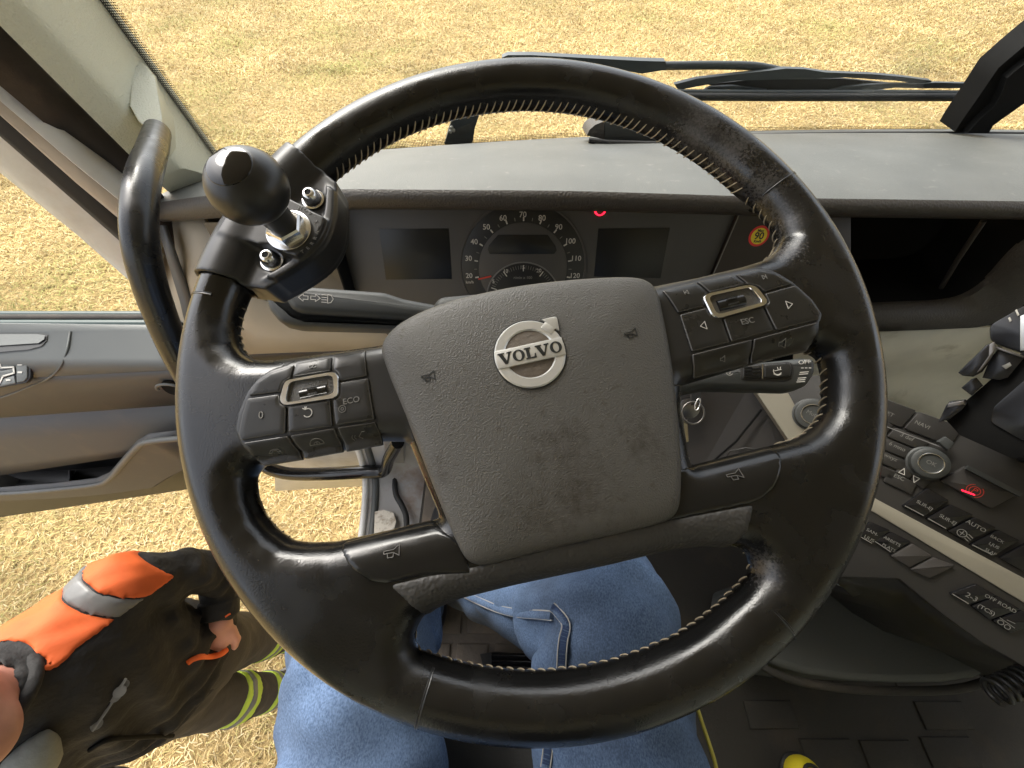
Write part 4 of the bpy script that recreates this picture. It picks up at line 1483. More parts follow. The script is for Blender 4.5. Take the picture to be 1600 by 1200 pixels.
# window pane
gl = [PY(-200, 495, .675), PY(262, 495, .675)]
top_ = [gl[0] + np.array([0, -.05, .72]), gl[1] + np.array([0, -.05, .72])]
quadstrip('window_pane', [gl, top_], 'glass', door)
# front window frame: bundle of strips running up beside the pillar
strips = [  # (start px at lower end, at upper end), depth lower/upper, width px, material
    ('window_frame', [(232, 480), (215, 448), (120, 365), (0, 268)], [(268, 478), (262, 450), (215, 400), (120, 318), (0, 213)], 'paint_white', .80),
    ('frame_gasket', [(250, 452), (213, 398), (120, 316), (0, 211)], [(255, 430), (208, 357), (120, 284), (0, 176)], 'rubber', .775),
    ('frame_inner', [(250, 436), (207, 358), (120, 285), (0, 178)], [(250, 400), (205, 325), (120, 256), (0, 152)], 'frame_beige', .76),
    ('frame_edge', [(250, 408), (205, 327), (120, 258), (0, 154)], [(250, 390), (203, 305), (112, 228), (0, 134)], 'paint_white', .75)]
for nm, A_, B_, m_, dd in strips:
    n_ = min(len(A_), len(B_)); A_ = A_[-n_:]; B_ = B_[-n_:]
    ra, rb = [], []
    for (ax_, ay_), (bx_, by_) in zip(A_, B_):
        ra.append(PY(ax_, ay_, .655 + (dd - .75) * .5)); rb.append(PY(bx_, by_, .655 + (dd - .75) * .5))
    up_a = line_ext(ra[-2], ra[-1], 3.2); up_b = line_ext(rb[-2], rb[-1], 3.2)
    ra.append(up_a); rb.append(up_b)
    mid_ = [(p + q) / 2 + np.array([0, -.010, 0]) for p, q in zip(ra, rb)]
    quadstrip(nm, [[p + np.array([0, .03, 0]) for p in ra], ra, mid_, rb, [p + np.array([0, .03, 0]) for p in rb]], m_, door, thick=.003, angle=60)

# ================================================================== DASHBOARD
dash = thing('dashboard', 'grey truck dashboard with shaded lip, instrument cluster and open cubby', 'dashboard', (.4, .6, 1.9))
bpy.context.view_layer.update()
lt = [(215, 322, .70), (262, 315, .655), (330, 306, .595), (430, 300, .53), (520, 297, .485), (700, 298, .47), (900, 300, .47), (1100, 306, .47), (1250, 311, .47), (1400, 313, .475), (1600, 316, .48), (1800, 320, .49), (2200, 330, .50)]
lb = [(215, 347, .705), (262, 345, .66), (330, 340, .60), (430, 333, .535), (520, 326, .49), (700, 326, .475), (900, 328, .475), (1100, 333, .475), (1250, 337, .475), (1400, 339, .48), (1600, 342, .485), (1800, 347, .495), (2200, 357, .505)]
T = catmull([PY(*q) for q in lt], 4); Bq = catmull([PY(*q) for q in lb], 4)


def base_pt(x):
    z = 2.043 + .018 * x - (.03 if x < -.45 else 0)
    return np.array([x, glass_y(x, z) - .006, z])


base = []
for p in T:
    # run each dash line forward and a little outwards to the glass
    x = p[0] * 1.04 if p[0] > 0 else p[0] * 1.0
    base.append(base_pt(max(x, -.60)))
lipv = np.array([0, -.004, -.008])
rowsT = [[b + (t - b) * s + np.array([0, 0, .012 * math.sin(s * 3.14)]) for t, b in zip(T, base)] for s in (0, .08, .3, .5, .7, .86, .95)]
rowsT.append([t + np.array([0, .004, -.001]) for t in T])
quadstrip('dash_top', rowsT, 'dash_top', dash, angle=60)
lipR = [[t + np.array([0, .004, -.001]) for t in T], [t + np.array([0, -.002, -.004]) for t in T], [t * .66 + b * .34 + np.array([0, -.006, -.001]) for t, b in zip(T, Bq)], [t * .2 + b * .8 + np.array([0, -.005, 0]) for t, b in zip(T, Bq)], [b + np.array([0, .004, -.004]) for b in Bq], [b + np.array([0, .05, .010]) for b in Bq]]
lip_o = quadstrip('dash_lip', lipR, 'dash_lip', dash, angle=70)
# demister groove along the glass
gr = [p for p in base if p[0] > .30]
gr2 = [p + np.array([0, -.050, .0135]) for p in gr]; gr3 = [p + np.array([0, -.062, .0165]) for p in gr]
quadstrip('demister_slot', [gr2, gr3], 'matte_black', dash, thick=.006)

CP0, CP1 = PY(815, 480, .475), PY(815, 335, .53)
cup = (CP1 - CP0) / np.linalg.norm(CP1 - CP0)
MCW = frame(CP0, np.cross([1, 0, 0], cup), [1, 0, 0])
MCi = np.linalg.inv(MCW)


def CL(px, py, off=0.0):
    p = PN(px, py, CP0 + MCW[:3, 2] * off, MCW[:3, 2]); return xf(MCi, [p])[0][:2]


def CLL(pts, off=0.0): return [CL(x, y, off) for x, y in pts]


clus = wplate('instrument_cluster', CLL([(505, 318), (1154, 318), (1150, 335), (1100, 452), (1040, 530), (610, 530), (556, 460), (512, 340)]), -.02, 0, 'cluster_panel', dash, MCW, bev=.001)
ML = np.linalg.inv(wm(clus)) @ MCW


def cpl(name, px, z0, z1, m, **k): return wplate(name, CLL(px, z1), z0, z1, m, clus, MCW, **k)


cpl('screen', [(592, 358), (701, 357), (706, 436), (603, 437)], .0003, .0008, 'screen', bev=.0002)
cpl('screen', [(935, 357), (1047, 356), (1032, 435), (928, 432)], .0003, .0008, 'screen', bev=.0002)
dc = CL(817, 420); dr = np.linalg.norm(CL(915, 420) - dc)
disc = lambda r, n=72, c=dc: [(c[0] + r * math.cos(t), c[1] + r * math.sin(t)) for t in np.linspace(0, 2 * math.pi, n, endpoint=False)]
wplate('dial_face', disc(dr * .985), .0003, .0012, 'dial_face', clus, MCW, bev=.0002)
annulus('dial_ring', dr * .975, dr * 1.005, .0, .0022, 'cluster_panel', clus, ML @ np.array([[1, 0, 0, dc[0]], [0, 1, 0, dc[1]], [0, 0, 1, 0], [0, 0, 0, 1]]))
wplate('dial_centre', disc(dr * .70), .0012, .0020, 'cluster_panel', clus, MCW, bev=.0003)
cpl('trip_display', [(778, 367), (856, 367), (868, 384), (870, 391), (866, 397), (765, 397), (762, 390), (764, 383)], .0018, .0025, 'screen', bev=.0002)
tc_ = CL(817, 466); trd = np.linalg.norm(CL(817, 408) - tc_)
wplate('rev_counter', disc(trd * .99, 60, tc_), .0018, .0026, 'dial_face', clus, MCW, bev=.0002)
annulus('rev_ring', trd * .965, trd, .002, .0033, 'button_edge', clus, ML @ np.array([[1, 0, 0, tc_[0]], [0, 1, 0, tc_[1]], [0, 0, 1, 0], [0, 0, 0, 1]]))


def ctext(s, px, py, size, m='print_white', off=.0028, bold=0.01):
    q = CL(px, py, off); M = ML.copy(); M = M @ np.array([[1, 0, 0, q[0]], [0, 1, 0, q[1]], [0, 0, 1, off], [0, 0, 0, 1]])
    return text('numeral', s, M, size, m, clus, .0001, bold=bold)


for s, px, py in (('20', 733, 431), ('30', 732, 404), ('40', 741, 378), ('50', 760, 355), ('60', 786, 341), ('70', 817, 335.5), ('80', 847, 341), ('90', 873, 355), ('100', 891, 377), ('110', 900, 404), ('120', 898, 431)):
    ctext(s, px, py, .0108, off=.0015)
for s, px, py in (('5', 771, 440), ('10', 790, 424), ('15', 816, 418), ('20', 842, 423)): ctext(s, px, py, .0080)
ctext('r/min x 100', 817, 434, .0062, 'print_dim'); ctext('km/h', 734, 441, .0062, off=.0015)


def ticks(name, c, r, a0_, a1_, n, major, l1, l0, w, off):
    ln = []; 
    for i in range(n + 1):
        t = R(a0_ + (a1_ - a0_) * i / n); L = l1 if i % major == 0 else l0
        ln.append([(c[0] + (r - L) * math.cos(t), c[1] + (r - L) * math.sin(t)), (c[0] + r * math.cos(t), c[1] + r * math.sin(t))])
    M = ML @ np.array([[1, 0, 0, 0], [0, 1, 0, 0], [0, 0, 1, off], [0, 0, 0, 1]])
    line_mesh(name, ln[::major], w * 2.0, 'print_white', clus, M, .0002)
    line_mesh(name, [q for i, q in enumerate(ln) if i % major], w, 'print_dim', clus, M, .0002)


ticks('tick_marks', dc, dr * .77, 190, -10, 20, 2, dr * .045, dr * .04, .0010, .0021)
ticks('tick_marks', tc_, trd * .90, 160, 20, 32, 8, trd * .14, trd * .09, .0007, .0028)
M = ML @ np.array([[1, 0, 0, 0], [0, 1, 0, 0], [0, 0, 1, .0032], [0, 0, 0, 1]])
line_mesh('needle', [[CL(748, 436, .003), CL(767, 431.5, .003)]], .0022, 'needle', clus, M, .0006)
wr = CL(938, 329, .002)
line_mesh('warning_lamp', [[(wr[0] + .0065 * math.cos(t), wr[1] + .0065 * math.sin(t)) for t in np.linspace(3.3, 6.1, 8)], [(wr[0] - .003, wr[1]), (wr[0] + .003, wr[1])], [(wr[0] - .009, wr[1] + .002), (wr[0] - .006, wr[1] - .004)], [(wr[0] + .009, wr[1] + .002), (wr[0] + .006, wr[1] - .004)]], .0016, 'red_glow', clus,
          ML @ np.array([[1, 0, 0, 0], [0, 1, 0, 0], [0, 0, 1, .0008], [0, 0, 0, 1]]), .0003)
# right-hand brown cheek with the speed sticker
cheek = wplate('cluster_cheek', CLL([(1156, 318), (1330, 325), (1330, 500), (1180, 500), (1106, 452), (1153, 335)], .004), -.02, .004, 'cluster_brown', dash, MCW, bev=.001)
line_mesh('cheek_edge', [CLL([(1157, 330), (1152, 342), (1107, 446)], .0042)], .0016, 'print_dim', cheek, np.linalg.inv(wm(cheek)) @ MCW @ np.array([[1, 0, 0, 0], [0, 1, 0, 0], [0, 0, 1, .004], [0, 0, 0, 1]]), .0008)
# left wall of the cluster well, its shade painted black, and the light switch panel
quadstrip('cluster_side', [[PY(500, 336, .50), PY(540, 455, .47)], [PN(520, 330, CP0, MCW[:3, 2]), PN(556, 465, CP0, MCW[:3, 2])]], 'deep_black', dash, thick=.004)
lsp = [PY(x, y, yy) for x, y, yy in [(318, 348, .615), (420, 345, .555), (500, 338, .505), (545, 452, .475), (520, 470, .48), (430, 466, .53), (395, 445, .555), (335, 380, .61)]]
lsn = np.cross(lsp[3] - lsp[0], lsp[4] - lsp[0])
sp = mesh('light_switch_panel', to_local(dash, lsp), [tuple(range(len(lsp)))], 'cluster_panel', dash, smooth=False)
tk = PY(489, 424, .478)
lathe('light_wheel', [(.012, -.01), (.012, .006), (.010, .008), (.002, .009)], frame(tk, [-.3, -.8, .5]), 'satin_black', dash, 20)
extr('light_icon', [PY(x, y, .470) for x, y in [(501, 419), (508, 416), (511, 418), (511, 422), (503, 424)]], (0, .001, 0), 'print_white', dash)

quadstrip('dash_backing', [[PY(225, 322, .74), PY(560, 318, .70)], [PY(240, 480, .72), PY(600, 480, .66)]], 'cluster_panel', dash, thick=.006)
# beige lower panels
kp_t = [(235, 335, .72), (315, 332, .66), (350, 395, .615), (400, 462, .595), (450, 485, .585), (560, 500, .57), (700, 520, .565)]
kp_m = [(262, 450, .67), (300, 440, .625), (345, 480, .605), (400, 520, .588), (450, 525, .58), (560, 525, .565), (700, 535, .56)]
kp_b = [(275, 560, .65), (310, 558, .61), (350, 556, .59), (400, 552, .575), (450, 550, .57), (560, 546, .56), (700, 550, .555)]
quadstrip('knee_panel', [[PY(*q) for q in r_] for r_ in (kp_t, kp_m, kp_b)], 'beige_warm', dash, thick=.006)
kp_c = [(x, y + 7, yy + .004) for x, y, yy in kp_b]
kp_d = [(x, y + 60, yy + .10) for x, y, yy in kp_b]
quadstrip('knee_edge', [[PY(*q) for q in r_] for r_ in (kp_b, kp_c, kp_d)], 'console_brown', dash, thick=.004)
tr_ = [[PY(249, 352, .66), PY(258, 352, .65)], [PY(262, 400, .64), PY(275, 400, .63)], [PY(283, 470, .63), PY(300, 470, .62)], [PY(290, 500, .62), PY(304, 500, .61)]]
quadstrip('end_trim', tr_, 'door_brown', dash, thick=.006)
# cubby on the right
ci = catmull([PY(x, y, yy) for x, y, yy in [(1180, 500, .49), (1300, 484, .485), (1400, 477, .485), (1468, 474, .485), (1510, 465, .487), (1548, 440, .49), (1600, 386, .495), (1680, 335, .50)]], 4)
co = catmull([PY(x, y, yy) for x, y, yy in [(1180, 540, .475), (1300, 521, .47), (1400, 517, .468), (1480, 514, .468), (1540, 509, .47), (1590, 485, .475), (1640, 430, .48), (1740, 340, .49)]], 4)
mid_ = [a * .5 + b * .5 + np.array([0, -.010, .004]) for a, b in zip(ci, co)]
inn = [a + np.array([0, .13, -.01]) for a in ci]
low_ = [b + np.array([0, .02, -.006]) for b in co]
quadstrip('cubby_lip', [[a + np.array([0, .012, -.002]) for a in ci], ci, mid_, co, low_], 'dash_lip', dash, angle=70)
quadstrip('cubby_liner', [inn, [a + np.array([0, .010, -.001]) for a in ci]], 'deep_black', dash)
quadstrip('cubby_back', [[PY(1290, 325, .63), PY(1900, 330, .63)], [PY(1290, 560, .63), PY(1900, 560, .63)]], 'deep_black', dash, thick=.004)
tube('cubby_divider', [PY(1537, 345, .52), PY(1497, 405, .52), PY(1456, 474, .52)], .0035, 'console_brown', dash, 8)
# pale glove panel below the cubby
gp_t = [(1240, 528, .50), (1380, 518, .50), (1480, 514, .50), (1564, 509, .50)]
gp_m = [(1240, 575, .515), (1385, 570, .517), (1480, 568, .517), (1566, 560, .515)]
gp_b = [(1240, 640, .50), (1390, 640, .495), (1460, 668, .46), (1560, 680, .45)]
glv = quadstrip('glove_panel', [catmull([PY(*q) for q in r_], 4) for r_ in (gp_t, gp_m, [(x, (y + y2) / 2, .512) for (x, y, _), (x2, y2, _2) in zip(gp_m, gp_b)], gp_b)], 'beige', dash, thick=.006)
quadstrip('glove_panel', [[PY(1567, 507, .497), PY(1700, 440, .497)], [PY(1569, 700, .48), PY(1700, 700, .48)]], 'beige', dash, thick=.006)
# dark lower dash right of the column
ldp = [PD(x, y, d) for x, y, d in [(1030, 560, .66), (1178, 590, .60), (1262, 725, .56), (1250, 800, .56), (1040, 830, .66)]]
lo_d = mesh('lower_dash', to_local(dash, ldp), [(0, 1, 2, 3, 4)], 'console_brown', dash, smooth=False)
tube('lower_dash_seam', [PD(1190, 640, .583), PD(1150, 690, .595), (PD(1115, 720, .605))], .0016, 'deep_black', lo_d, 6)
tube('lower_dash_seam', [PD(1200, 705, .566), PD(1165, 700, .572), PD(1140, 705, .58), PD(1132, 720, .585)], .0018, 'console_black', lo_d, 6)
lathe('ignition_lock', [(.016, 0), (.016, .012), (.012, .014)], frame(PD(1075, 635, .62), [-.3, -.7, .6]), 'metal_dark', dash, 20)

stick = thing('speed_sticker', 'round red and yellow Max 90 Km/h sticker beside the cluster', 'sticker', mw=Matrix((MCW @ np.array([[1, 0, 0, CL(1186, 369, .005)[0]], [0, 1, 0, CL(1186, 369, .005)[1]], [0, 0, 1, .0045], [0, 0, 0, 1]])).tolist()))
bpy.context.view_layer.update()
sr = np.linalg.norm(CL(1202, 369) - CL(1171, 369)) / 2
mesh('sticker_rim', *lathe_data([(sr, 0), (sr, .0003), (sr * .8, .0004)], 40), 'sticker_red', stick)
mesh('sticker_face', *lathe_data([(sr * .78, .0002), (sr * .78, .0006), (sr * .1, .0006)], 40), 'sticker_yellow', stick)
I4 = np.eye(4)
def TM(x, y, z): 
    m_ = np.eye(4); m_[:3, 3] = (x, y, z); return m_
text('lettering', '90', TM(0, 0, .0008), sr * .95, 'emblem_letter', stick, .0001, bold=.02)
text('lettering', 'Max', TM(0, sr * .52, .0008), sr * .36, 'emblem_letter', stick, .0001, bold=.03)
text('lettering', 'Km/h', TM(0, -sr * .50, .0008), sr * .34, 'emblem_letter', stick, .0001, bold=.03)

sens = thing('dash_sensor', 'small dark grey box with arched end on the dashboard by the windscreen', 'sensor box', tuple(PY(985, 215, .80)))
bpy.context.view_layer.update()
sp0 = [PY(945, 190, .80), PY(1060, 212, .80), PY(1060, 240, .80), PY(945, 224, .80)]
extr('housing', [p for p in sp0], (0, .10, -.02), 'stalk', sens)
arch = [PY(917, 212, .80), PY(921, 203, .80), PY(930, 195, .80), PY(943, 190, .80), PY(945, 218, .80)]
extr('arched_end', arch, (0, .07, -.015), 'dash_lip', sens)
tube('foot', [PY(920, 219, .79), PY(950, 223, .785), PY(1050, 226, .785)], .005, 'matte_black', sens, 8)

# ================================================================== STALKS
def stalk(name, label, px, depth, thick, px_norm):
    p0 = PD(*px_norm, depth); n_ = -ray(*px_norm); n_ = n_ / np.linalg.norm(n_) * .6 + np.array([0, -.1, .5])
    t = thing(name, label, 'stalk', mw=Matrix(frame(p0, n_, [1, 0, 0]).tolist()))
    bpy.context.view_layer.update()
    Mt = wm(t); Mi = np.linalg.inv(Mt)
    def L(x, y, off=0): return xf(Mi, [PN(x, y, Mt[:3, 3] + Mt[:3, 2] * off, Mt[:3, 2])])[0][:2]
    V, F = plate_data(round_poly([L(*q) for q in px], .004, 4), -thick, 0, .006)
    arm = mesh('lever', V, F, 'stalk', t, angle=60)
    return t, arm, L, Mt


t1, arm1, L1, _ = stalk('indicator_stalk', 'dark grey indicator stalk with arrow and headlamp symbols left of the wheel', [(442, 452), (452, 447), (480, 446), (600, 455), (630, 465), (700, 478), (700, 505), (640, 498), (470, 488), (455, 482), (446, 468)], .40, .024, (530, 470))
V, F = plate_data(round_poly([L1(*q) for q in [(408, 458), (440, 450), (452, 484), (470, 492), (660, 500), (660, 512), (460, 506), (432, 500), (414, 478)]], .004, 3), -.034, -.008, .005)
mesh('lever_base', V, F, 'stalk', t1, angle=60)
def lsym(parent, L, px, py, size, lines, w=.0006, m='print_white', off=.0001):
    c = L(px, py); line_mesh('symbol', [[(c[0] + a * size, c[1] + b * size) for a, b in ln] for ln in lines], w, m, parent, TM(0, 0, off), .0002)


arrowL = [(-.9, 0), (-.2, .6), (-.2, .28), (.5, .28), (.5, -.28), (-.2, -.28), (-.2, -.6), (-.9, 0)]
lsym(arm1, L1, 476, 465, .0062, [arrowL]); lsym(arm1, L1, 491, 465.5, .0062, [[(-a, b) for a, b in arrowL]])
lsym(arm1, L1, 512, 467, .0062, [[(0, .7), (.5, .6), (.85, 0), (.5, -.6), (0, -.7), (0, .7)], [(-.9, .6), (-.15, .6)], [(-.9, .2), (-.15, .2)], [(-.9, -.2), (-.15, -.2)], [(-.9, -.6), (-.15, -.6)]])

t2, arm2, L2, M2 = stalk('wiper_stalk', 'dark grey wiper stalk with washer switch right of the wheel', [(1040, 588), (1090, 578), (1160, 568), (1255, 558), (1276, 560), (1276, 580), (1262, 602), (1238, 609), (1100, 606), (1040, 618)], .39, .024, (1170, 588))
ins = round_poly([L2(*q) for q in [(1155, 571), (1234, 565), (1240, 572), (1237, 592), (1228, 596), (1158, 594)]], .003, 3)
V, F = plate_data(ins, -.002, .0008, .0006); mesh('switch_well', V, F, 'console_black', arm2)
for q in ([(1160, 573), (1187, 571), (1187, 591), (1160, 591)], [(1193, 571), (1232, 568), (1235, 574), (1233, 589), (1193, 591)]):
    V, F = plate_data(round_poly([L2(*k) for k in q], .0015, 3), 0, .0030, .0008); mesh('switch', V, F, 'button', arm2)
for yy in (576, 581, 586):
    line_mesh('switch_ridge', [[L2(1162, yy), L2(1172, yy - 1), L2(1174, yy + 2), L2(1186, yy + 1)]], .0008, 'deep_black', arm2, TM(0, 0, .0031), .0006)
line_mesh('switch_marker', [[L2(1190, 571), L2(1190, 592)]], .0010, 'chrome', arm2, TM(0, 0, .0030), .0004)
lsym(arm2, L2, 1213, 581, .0048, [circ(.7, 150, 330, 8), [(-.5, .1), (.7, .3)], [(.2, .2), (.1, .8)], [(.5, .25), (.6, .8)], [(-.7, -.5), (0, -.9), (.6, -.6)]], .0006, off=.0031)
text('lettering', 'OFF', np.array([[1, 0, 0, L2(1257, 566)[0]], [0, 1, 0, L2(1260, 566)[1]], [0, 0, 1, .0002], [0, 0, 0, 1]]), .0058, 'print_white', arm2)
line_mesh('symbol', [[L2(1252, 575), L2(1255, 575)], [L2(1258, 575), L2(1261, 575)], [L2(1264, 575), L2(1267, 575)], [L2(1250, 582), L2(1263, 581)], [L2(1249, 585), L2(1262, 584)], [L2(1247, 591), L2(1259, 590)], [L2(1246, 594), L2(1258, 593)], [L2(1245, 597), L2(1257, 596)]], .0008, 'print_white', arm2, TM(0, 0, .0002), .0002)
lsym(arm2, L2, 1140, 582, .004, [circ(.7, 180, 330, 8), [(0, -.4), (.2, .5)]], .0006)

# ================================================================== KEYS
keys = thing('key_ring', 'metal key ring with keys hanging from the ignition lock', 'keys', tuple(PD(1083, 642, .52)))
bpy.context.view_layer.update()
kc_ = PD(1083, 645, .52)
def ringp(c, r, u_, v_, n=28): return [c + r * (math.cos(t) * np.asarray(u_) + math.sin(t) * np.asarray(v_)) for t in np.linspace(0, 6.283, n)]
tube('ring', ringp(kc_, .0145, [1, 0, 0], UPV), .0012, 'metal_dark', keys, 8)
tube('small_ring', ringp(PD(1090, 632, .515), .0065, [.6, .6, .3], UPV), .0009, 'chrome', keys, 8)
extr('key', [PD(x, y, .525) for x, y in [(1068, 660), (1074, 658), (1076, 690), (1070, 692)]], (0, .002, .001), 'chrome', keys)
extr('key_fob', [PD(x, y, .53) for x, y in [(1078, 612), (1096, 608), (1094, 628), (1080, 634)]], (0, .006, .006), 'rubber', keys)

# ================================================================== CENTRE CONSOLE
bcon = R(35)
CN = -np.array([.731, .682, 0]) * math.sin(bcon) + np.array([0, 0, 1]) * math.cos(bcon)
OP = PD(1400, 700, .5)
OM = frame(OP, CN, [.682, -.731, 0])
OI = np.linalg.inv(OM)
cons = thing('centre_console', 'dark centre console with radio keys, switch rows and cream trim strip', 'console', mw=Matrix(OM.tolist()))
bpy.context.view_layer.update()


def OL(px, py, off=0.0): return xf(OI, [PN(px, py, OP + CN * off, CN)])[0][:2]
def OLL(pts, off=0.0): return [OL(x, y, off) for x, y in pts]


body_px = [(1222, 588), (1300, 585), (1470, 660), (1700, 640), (1760, 1090), (1600, 1042), (1530, 1002), (1470, 958), (1405, 905), (1310, 902), (1290, 800), (1262, 735)]
plate('console_body', OLL(body_px), -.05, 0, 'console_black', cons, bev=.002)
plate('trim_strip', OLL([(1172, 600), (1222, 597), (1245, 640), (1288, 712), (1330, 757), (1371, 781), (1600, 904), (1760, 985), (1760, 1030), (1600, 942), (1366, 801), (1320, 775), (1262, 738), (1240, 700)]), -.02, .0025, 'trim_cream', cons, bev=.001)


def okey(px, z=.003, m='console_black', name='key_button', rnd=.002): return plate(name, OLL(px, z), .0005, z, m, cons, bev=.0008, rnd=rnd)


def otext(s, px, py, size, parent, z, m='print_dim', dirx=(20, 9)):
    q = OL(px, py, z); q1 = OL(px + dirx[0], py + dirx[1], z); d = q1 - q; d = d / np.linalg.norm(d)
    M = np.eye(4); M[:2, 0] = d; M[:2, 1] = (-d[1], d[0]); M[:3, 3] = (q[0], q[1], z + .0001)
    return text('lettering', s, M, size, m, parent, .0001)


kset = [([(1340, 608), (1432, 641), (1409, 668), (1316, 634)], 'ASSIST SET', 1374, 640), ([(1436, 643), (1505, 668), (1484, 697), (1413, 669)], 'NAVI', 1441, 664),
        ([(1400, 668), (1453, 690), (1440, 704), (1386, 682)], '3 def', 1417, 683), ([(1384, 684), (1437, 706), (1425, 720), (1370, 698)], '6 mno', 1402, 698),
        ([(1368, 700), (1421, 722), (1408, 736), (1354, 714)], '9 wxyz', 1388, 713), ([(1352, 717), (1404, 738), (1394, 750), (1341, 731)], '#', 1371, 732),
        ([(1390, 734), (1433, 756), (1425, 773), (1380, 752)], 'ESC', 1405, 746), ([(1345, 640), (1396, 664), (1383, 680), (1330, 657)], '2 abc', 1360, 660),
        ([(1330, 660), (1380, 682), (1367, 697), (1316, 675)], '5 jkl', 1346, 678)]
for px, s, tx_, ty_ in kset:
    k_ = okey(px); otext(s, tx_, ty_, .0066, k_, .003, 'print_console')
for px, tri_ in (([(1398, 738), (1418, 722), (1436, 731), (1421, 748)], [(1404, 738), (1413, 732), (1413, 742), (1404, 738)]), ([(1423, 749), (1441, 733), (1462, 746), (1442, 764)], [(1437, 748), (1427, 743), (1428, 754), (1437, 748)])):
    k_ = okey(px); line_mesh('symbol', [OLL(tri_, .003)], .0007, 'print_white', k_, TM(0, 0, .0031), .0001)
line_mesh('panel_line', [OLL([(1372, 662), (1480, 702)], .003)], .0012, 'button_edge', cons, TM(0, 0, .0032), .0002)


def dial_knob(px, py, r, h, s):
    c = OL(px, py, h)
    V, F = lathe_data([(r * 1.08, 0), (r * 1.08, h * .3), (r, h * .4), (r * .96, h * .93), (r * .9, h), (r * .62, h), (r * .60, h - .001), (.0005, h - .001)], 40)
    k_ = mesh('knob', V + np.array([c[0], c[1], 0]), F, 'stalk', cons, angle=40)
    V = []; 
    annulus('knob_ring', r * .60, r * .66, h - .001, h + .0006, 'chrome', k_, TM(c[0], c[1], 0))
    otext(s, px, py, r * .36, k_, h - .0008, 'print_console')


dial_knob(1455, 724, .0185, .013, 'OK'); dial_knob(1270, 647, .0205, .010, 'Mute')
plate('knob_tab', OLL([(1466, 690), (1478, 682), (1492, 692), (1482, 704)], .014), .008, .014, 'stalk', cons, bev=.001)


def osw(px, txt=None, tsize=.0056, raised=.0045, m='holder_black', lines=None):
    k_ = plate('switch', OLL(px, raised), .0003, raised, m, cons, bev=.0012, rnd=.002)
    c = np.mean(np.array(px), 0)
    if txt:
        rows_ = txt.split('\n')
        for i, s in enumerate(rows_):
            otext(s, c[0] - 2 - (i - (len(rows_) - 1) / 2) * 5, c[1] + 4 + (i - (len(rows_) - 1) / 2) * 10, tsize, k_, raised, 'print_console', (20, 11))
    if px and txt:
        a, b = np.array(px[0], float), np.array(px[3], float); cc = np.array(px, float).mean(0)
        a = a + (cc - a) * .12; b = b + (cc - b) * .12
        line_mesh('indicator_line', [OLL([a, b], raised)], .0010, 'print_dim', k_, TM(0, 0, raised), .0002)
    return k_


osw([(1410, 791), (1450, 762), (1484, 782), (1442, 808)], 'SLIR-EJ'); osw([(1447, 811), (1486, 788), (1522, 805), (1477, 828)], 'SLIR-EJ')
k_ = osw([(1481, 830), (1524, 808), (1558, 825), (1510, 847)]); otext('AUTO', 1525, 822, .0065, k_, .0045, 'print_console', (20, 11))
c_ = OL(1503, 833, .0045); line_mesh('symbol', [[(c_[0] + .006 * a, c_[1] + .006 * b) for a, b in ln] for ln in [circ(.7, 0, 360), [(.8, .5), (1.6, .3)], [(.8, 0), (1.6, -.2)], [(.8, -.5), (1.6, -.7)], [(-.4, 0), (.4, 0)], [(0, -.4), (0, .4)]]], .0007, 'print_console', k_, TM(0, 0, .0046), .0002)
osw([(1515, 852), (1561, 828), (1595, 845), (1549, 869)], 'BACK\nLJUS\nSLAP', .0046)
osw([(1562, 872), (1612, 845), (1650, 866), (1600, 894)])
osw([(1336, 836), (1360, 815), (1392, 829), (1362, 851)], 'SAM-\nLJUS', .0055)
osw([(1364, 846), (1393, 831), (1425, 847), (1391, 864)], 'ARBETS\nPLATS', .005)
osw([(1392, 869), (1426, 849), (1457, 869), (1422, 887)], None, m='console_brown'); osw([(1422, 890), (1459, 871), (1493, 884), (1453, 904)], None, m='console_brown')
osw([(1484, 928), (1527, 913), (1558, 931), (1512, 945)], '2-3', .008)
k_ = osw([(1518, 948), (1559, 931), (1595, 952), (1546, 969)]); otext('OFF ROAD', 1563, 943, .0055, k_, .0045, 'print_console', (20, 11)); otext('(TCS)', 1541, 953, .0062, k_, .0045, 'print_console', (20, 11))
k_ = osw([(1551, 971), (1597, 954), (1632, 972), (1580, 990)])
c_ = OL(1572, 973, .0045); line_mesh('symbol', [[(c_[0] + .006 * a, c_[1] + .006 * b) for a, b in ln] for ln in [circ(.4, 0, 360, 10, (-.5, -.5)), circ(.4, 0, 360, 10, (.5, -.5)), [(-1, .1), (1.2, .1)], [(-.2, .5), (.8, .8)]]], .0006, 'print_console', k_, TM(0, 0, .0046), .0002)
pb = plate('parking_brake_panel', OLL([(1470, 751), (1510, 728), (1592, 772), (1549, 795)], .005), .0004, .005, 'console_brown', cons, bev=.0012, rnd=.002)
line_mesh('brake_light', [OLL([(1503, 766), (1522, 773)], .005)], .0014, 'red_glow', pb, TM(0, 0, .0051), .0003)
line_mesh('brake_edge', [OLL([(1511, 731), (1590, 772)], .005)], .0050, 'stalk', pb, TM(0, 0, .0051), .0040)
c_ = OL(1523, 767, .005); line_mesh('symbol', [[(c_[0] + .007 * a, c_[1] + .007 * b) for a, b in ln] for ln in [circ(.7, 0, 360), circ(1.05, 120, 240), circ(1.05, -60, 60), [(-.2, -.4), (-.2, .4), (.2, .4), (.25, .15), (-.2, .05)]]], .0006, 'needle', pb, TM(0, 0, .0051), .0002)
